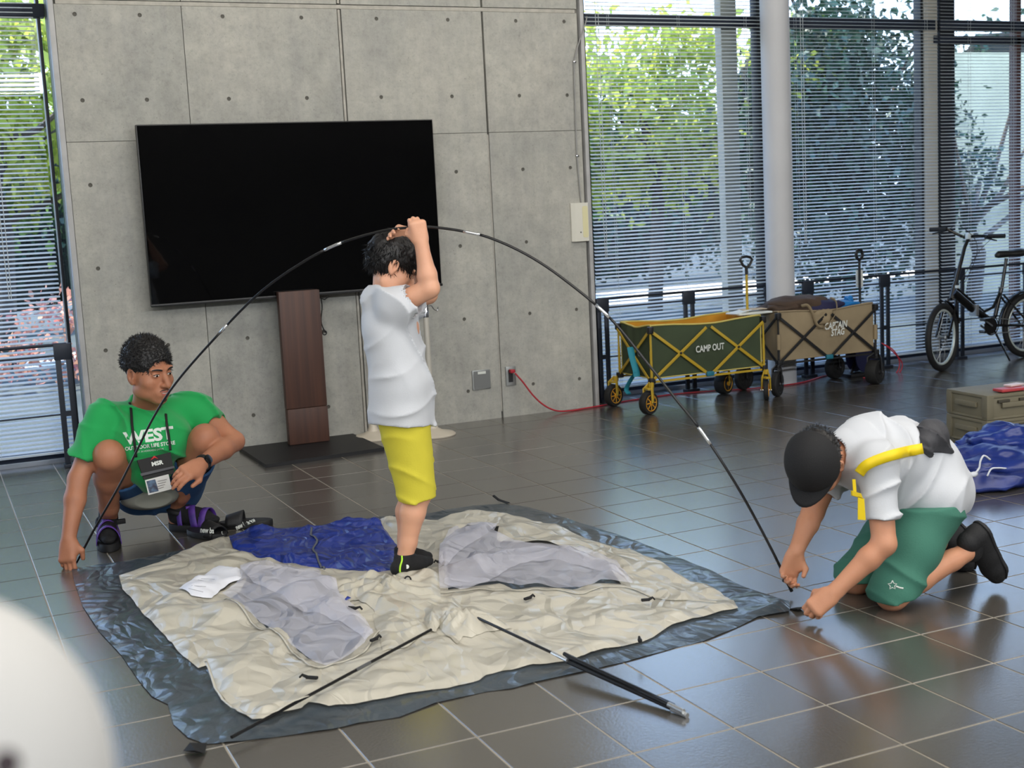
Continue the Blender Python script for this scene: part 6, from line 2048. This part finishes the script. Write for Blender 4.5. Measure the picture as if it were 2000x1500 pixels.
# ============================================================ the boy kneeling on the right
kid = thing('person', tuple(fl(1740, 1190)), 'kneeling boy in a black cap, white shirt and green shorts fitting the pole end', 'person')
K = dict(kneeN=at(1742, 1160, -4.28), kneeF=at(1672, 1130, -4.08), hipN=at(1816, 992, -4.24), hipF=at(1796, 980, -4.07), ankN=at(1888, 1078, -4.32), ankF=at(1848, 1052, -4.10),
         shN=at(1712, 905, -4.30), shF=at(1628, 905, -4.03), elN=at(1727, 1062, -4.36), elF=at(1588, 1000, -4.00), wrN=at(1628, 1158, -4.30), wrF=at(1554, 1078, -4.04),
         neck=at(1652, 882, -4.17), head=at(1594, 905, -4.19))
F = Field((1.0, -4.62, -.01), (2.02, -3.86, .70), .0040)
spine = [at(1820, 950, -4.16), at(1760, 905, -4.17), at(1700, 880, -4.17), at(1660, 885, -4.17)]
F.chain(spine, [.088, .085, .08, .05], .04)
F.cone(K['shN'], K['shF'], .045, .045, .03); F.cone(K['hipN'], K['hipF'], .066, .066, .03)
for s_ in 'NF':
    F.cone(K['hip' + s_], K['knee' + s_], .066, .052, .02)
    kn, an = K['knee' + s_], K['ank' + s_]
    F.chain([kn, lerp(kn, an, .35) + [0, 0, .006], lerp(kn, an, .8), an], [.048, .046, .032, .030], .015)
    F.chain([K['sh' + s_], K['el' + s_]], [.043, .036], .02)
    F.chain([K['el' + s_], lerp(K['el' + s_], K['wr' + s_], .3), K['wr' + s_]], [.036, .035, .0235], .012)
F.cone(spine[3], K['head'], .045, .043, .02)
Rk = basis(unit([-.38, -.10, -.92]), unit([-.72, -.55, .32]))
Pk = head(F, K['head'], Rk, .96)
hand(F, K['wrN'], (at(1582, 1195, -4.27) - K['wrN']), (-.15, .5, -.6), (-.5, .2, .6), .86, (.75, .8, .85, .9), .7)
hand(F, K['wrF'], (at(1540, 1120, -4.03) - K['wrF']), (-.25, -.75, -.1), (.8, -.4, -.1), .86, (.75, .8, .85, .85), .8)
km = F.mesh('body'); kbv = bvh_of(km)
link_mesh('body', km.copy(), M_SKIN_C, kid)
face_parts(Pk, Rk, .96, kid, kbv)
hair(Pk, Rk, .96, np.array(K['head']), kid, top=.010, seed=9, amp=.003, fringe=.05, nape=-.070, tufts=(1500, .018, .7, (0, -.3, -.9)))
# cap
M_CAP = mat('black_cap_cloth', (20, 20, 22), .8, bump=.25, bscale=300)
H = Field(K['head'] - .17, K['head'] + .17, .004)
e = np.array((.090, .109, .104)) * .98
H.ell(Pk(0, -.010, .038), e, Rk, 0)
H.cut(Pk(0, .01, .034), Rk @ np.array([0, -.85, -1]))
H.ell(Pk(0, -.010, .032), e - .006, Rk, 0, 'sub')
link_mesh('cap', H.mesh('cap'), M_CAP, kid)
V, Fc = [], []; nb2, mb2 = 17, 7
for i in range(mb2):
    r_ = i / (mb2 - 1)
    for k in range(nb2):
        a = PI * (.10 + .80 * k / (nb2 - 1))
        x = math.cos(a) * (.080 + .004 * r_); y = math.sin(a) * (.088 + .074 * r_ * math.sin(a) ** .5)
        z = .034 + .018 * (1 - (x / .08) ** 2) * (1 - .0 * r_) - .012 * r_ - .008
        V.append(tuple(Pk(x * .93, y * .93, z)))
for i in range(mb2 - 1):
    for k in range(nb2 - 1):
        Fc.append((i * nb2 + k, i * nb2 + k + 1, (i + 1) * nb2 + k + 1, (i + 1) * nb2 + k))
o = MB().add(V, Fc).build('cap_brim', M_CAP, kid, smooth=True)
mo = o.modifiers.new('t', 'SOLIDIFY'); mo.thickness = .004
MB().lathe(tuple(Pk(0, -.01, .038 + .0905)), tuple(Rk[:, 2]), [(.007, -.001), (.006, .002), (.002, .004)], 14).build('cap_button', M_CAP, kid)
# shirt
T = Field((1.08, -4.50, .16), (1.98, -3.86, .70), .0050)
T.chain([at(1830, 960, -4.17), at(1800, 915, -4.16), at(1740, 893, -4.17), at(1690, 885, -4.17), at(1650, 888, -4.17)], [.120, .120, .122, .112, .072], .04)
T.chain([at(1815, 965, -4.14), at(1760, 955, -4.16), at(1715, 935, -4.18)], [.10, .09, .08], .04)
T.cone(K['shN'], K['shF'], .068, .068, .04)
T.cone(at(1822, 968, -4.23), at(1812, 962, -4.10), .108, .105, .04)
sN1 = lerp(K['shN'], K['elN'], .70); sF1 = lerp(K['shF'], K['elF'], .55)
dN, dF = unit(K['elN'] - K['shN']), unit(K['elF'] - K['shF'])
T.cone(K['shN'], sN1, .058, .053, .035); T.cone(K['shF'], sF1, .058, .060, .03)
T.cut(sN1, dN, sN1 - [.09, .11, .09], sN1 + [.05, .10, .03]); T.cut(sF1, dF, sF1 - .09, sF1 + [.05, .05, .05])
T.cone(sN1 - dN * .02, sN1 + dN * .06, .034, .040, 0, op='sub')
hp = at(1812, 1008, -4.18)
T.cut(hp, unit([.10, 0, -1]), hp - [.22, .30, .2], hp + [.25, .30, .08])
T.cone(K['head'], K['neck'], .055, .052, .0, op='sub')
T.wrinkle((.9, .2, .3), .007, 40, 3, lo=(1.42, -4.6, .1)); T.wrinkle((-.5, .4, .8), .005, 52, 5)
kt = T.mesh('shirt'); ktb = bvh_of(kt)
link_mesh('shirt', kt.copy(), M_WHITE, kid)
# shorts
M_SEA = mat('sea_green_cotton', (62, 118, 100), .85, var=.06, vscale=6, bump=.2, bscale=200)
Q = Field((1.32, -4.46, -.0), (1.90, -3.90, .46), .0050)
Q.cone(K['hipN'], K['hipF'], .098, .098, .03)
for s_ in 'NF':
    a, b = K['hip' + s_], lerp(K['hip' + s_], K['knee' + s_], .98) + [.004, 0, 0]; d_ = unit(b - a)
    Q.chain([a, lerp(a, b, .5), b, b + [.0, 0, -.06]], [.100, .086, .074, .074], .03)
    hz_ = at(1750, 1164, -4.28)[2] if s_ == 'N' else at(1672, 1128, -4.08)[2]
    Q.cut([b[0], b[1], hz_], (.06, 0, -1), b - [.10, .10, .13], b + [.12, .10, .02])
    Q.cone([b[0], b[1], hz_ + .02], [b[0], b[1], hz_ - .03], .060, .062, 0, op='sub')
Q.cut(at(1812, 965, -4.18), unit([-.10, 0, 1]))
Q.wrinkle((.4, .2, .9), .004, 50, 4)
qm = Q.mesh('shorts'); qbv = bvh_of(qm)
link_mesh('shorts', qm.copy(), M_SEA, kid)
# star mark on the shorts leg
def mark(uvs, bv_, m, root, name='logo', w=.002):
    P_ = []
    for u, v in uvs:
        d_ = Vector(ray(u, v)).normalized(); h_ = bv_.ray_cast(Vector(CAM), d_, 20)
        if h_[0] is not None: P_.append(tuple(h_[0] - d_ * .001))
    if len(P_) > 1: MB().tube(P_, w, 5).build(name, m, root)
stx = []
for k in range(11):
    a = PI / 2 + k * PI / 5; r_ = 9 if k % 2 == 0 else 4.5
    stx.append((1743 + math.cos(a) * r_, 1143 - math.sin(a) * r_))
mark(stx, qbv, M_LBLW, kid, w=.0016)
mark([(1750, 1145), (1757, 1148), (1764, 1149)], qbv, M_LBLW, kid, w=.003)
# socks and shoes
M_SHOE = mat('black_shoe_knit', (22, 22, 24), .75, bump=.3)
M_OUTS = mat('dark_outsole', (32, 32, 34), .65)
def shoe(an, heel, toe, nm, Ysq):
    heel, toe, an = map(np.array, (heel, toe, an))
    f = unit(toe - heel)
    sdir = unit(np.cross(f, an - heel)); nrm = unit(np.cross(sdir, f))      # sole faces away from the ankle
    if nrm @ (an - heel) > 0: nrm = -nrm
    S_ = Field(np.minimum(np.minimum(heel, toe), an) - .07, np.maximum(np.maximum(heel, toe), an) + .07, .0045)
    S_.chain([heel, lerp(heel, toe, .5), lerp(heel, toe, .8), toe], [.036, .034, .038, .030], .02)
    S_.cone(heel - nrm * .02, lerp(heel, toe, .6) - nrm * .014, .032, .026, .02)
    S_.cone(heel - nrm * .03, heel - nrm * .045, .034, .036, .01)
    S_.cut(heel + nrm * .020, nrm); S_.cut([0, 0, .003], (0, 0, -1))
    link_mesh(nm, S_.mesh(nm), M_SHOE, kid)
    O = Field(np.minimum(heel, toe) - .07, np.maximum(heel, toe) + .07, .0045)
    O.chain([heel, lerp(heel, toe, .5), lerp(heel, toe, .8), toe], [.042, .038, .045, .034], .02)
    O.cut(heel + nrm * .026, nrm); O.cut(heel + nrm * .012, -nrm); O.cut([0, 0, .001], (0, 0, -1))
    link_mesh('shoe_sole', O.mesh('shoe_sole'), M_OUTS, kid)
    G = Field(an - .09, an + .09, .0045)
    G.cone(lerp(an, heel, -.25), lerp(an, heel, .9), .0345, .034, .01)
    me = G.mesh('sock'); b_ = bvh_of(me)
    link_mesh('sock', me.copy(), M_SOCK, kid); return b_
ksb = shoe(at(1900, 1070, -4.32), at(1912, 1042, -4.33), at(1946, 1122, -4.30), 'shoe', -4.32)
shoe(at(1858, 1055, -4.10), at(1868, 1042, -4.10), at(1884, 1108, -4.08), 'shoe', -4.1)
mark([(1885, 1062), (1893, 1066), (1897, 1074), (1902, 1076)], ksb, M_LBLW, kid, w=.003)
# waist bag worn across the back
wb = thing('waist_bag', tuple(at(1825, 860, -4.16)), 'charcoal waist bag with a yellow strap across the kneeling boy\'s back', 'bag')
M_CHAR = mat('charcoal_nylon', (62, 62, 66), .7, var=.12, vscale=20, bump=.3)
_d = Vector(ray(1818, 862)).normalized(); _h = ktb.ray_cast(Vector(CAM), _d, 20)
bc = np.array(_h[0]) if _h[0] is not None else at(1818, 862, -4.2)
YB_ = bc[1] - .01
H = Field(bc - .16, bc + .16, .0045)
H.chain([at(1800, 868, YB_), at(1812, 838, YB_ + .03), at(1826, 832, YB_ + .05)], [.018, .026, .024], .03)
H.chain([at(1812, 862, YB_ - .01), at(1830, 850, YB_ + .02), at(1850, 872, YB_ + .02)], [.034, .034, .014], .03)
H.chain([at(1808, 876, YB_ - .01), at(1854, 880, YB_)], [.016, .012], .02)
H.wrinkle((.6, .2, .9), .007, 70, 8)
H.wrinkle((.8, .2, .4), .004, 90, 2)
link_mesh('bag_body', H.mesh('bag_body'), M_CHAR, wb)
M_YST = mat('yellow_webbing', (236, 206, 20), .6)
def band(uvs, w, m, bv_, root, name, lift=.022):
    pts = [np.array(q) for q in spline([np.array(p + (0,), float) for p in uvs], 6)]
    dirs, dep = [], []
    for i, q in enumerate(pts):
        t = pts[min(i + 1, len(pts) - 1)] - pts[max(i - 1, 0)]; t = t / (np.linalg.norm(t) + 1e-9)
        n_ = np.array([-t[1], t[0], 0]) * w
        for e in (n_, 0 * n_, -n_):
            d_ = Vector(ray(q[0] + e[0], q[1] + e[1])).normalized(); h_ = bv_.ray_cast(Vector(CAM), d_, 20)
            dirs.append(d_); dep.append((h_[0] - Vector(CAM)).length if h_[0] is not None else 99.0)
    dep = np.array(dep).reshape(-1, 3)
    row = dep.min(1)
    sm = [min(row[max(0, i - 2):i + 3]) for i in range(len(row))]      # the webbing spans the hollows of the shirt
    sm = [float(np.mean(sm[max(0, i - 1):i + 2])) for i in range(len(sm))]
    L_ = [tuple(Vector(CAM) + dirs[3 * i] * (sm[i] - lift * .35)) for i in range(len(pts))]
    R_ = [tuple(Vector(CAM) + dirs[3 * i + 2] * (sm[i] - lift * .35)) for i in range(len(pts))]
    V = []; Fc = []
    for a, b in zip(L_, R_): V += [a, b]
    for i in range(len(L_) - 1): Fc.append((2 * i, 2 * i + 1, 2 * i + 3, 2 * i + 2))
    if Fc:
        o = MB().add(V, Fc).build(name, m, root, smooth=True)
        mo = o.modifiers.new('t', 'SOLIDIFY'); mo.thickness = .002
band([(1802, 876), (1770, 882), (1735, 891), (1705, 902), (1688, 912), (1678, 925)], 10.5, M_YST, ktb, wb, 'strap')
a = at(1669, 936, -4.26)
MB().add(*slab([at(1665, 936, -4.35), at(1671, 936, -4.35), at(1673, 962, -4.35), at(1667, 962, -4.35)], .002)).build('strap', M_YST, wb)
MB().add(*slab([at(1664, 958, -4.36), at(1682, 964, -4.36), at(1686, 974, -4.36), at(1665, 968, -4.36)], .006)).build('buckle', mat('yellow_buckle', (220, 190, 30), .5), wb)
MB().add(*slab([at(1676, 970, -4.36), at(1688, 974, -4.36), at(1691, 1016, -4.36), at(1676, 1015, -4.36)], .002)).build('strap_tail', M_YST, wb)
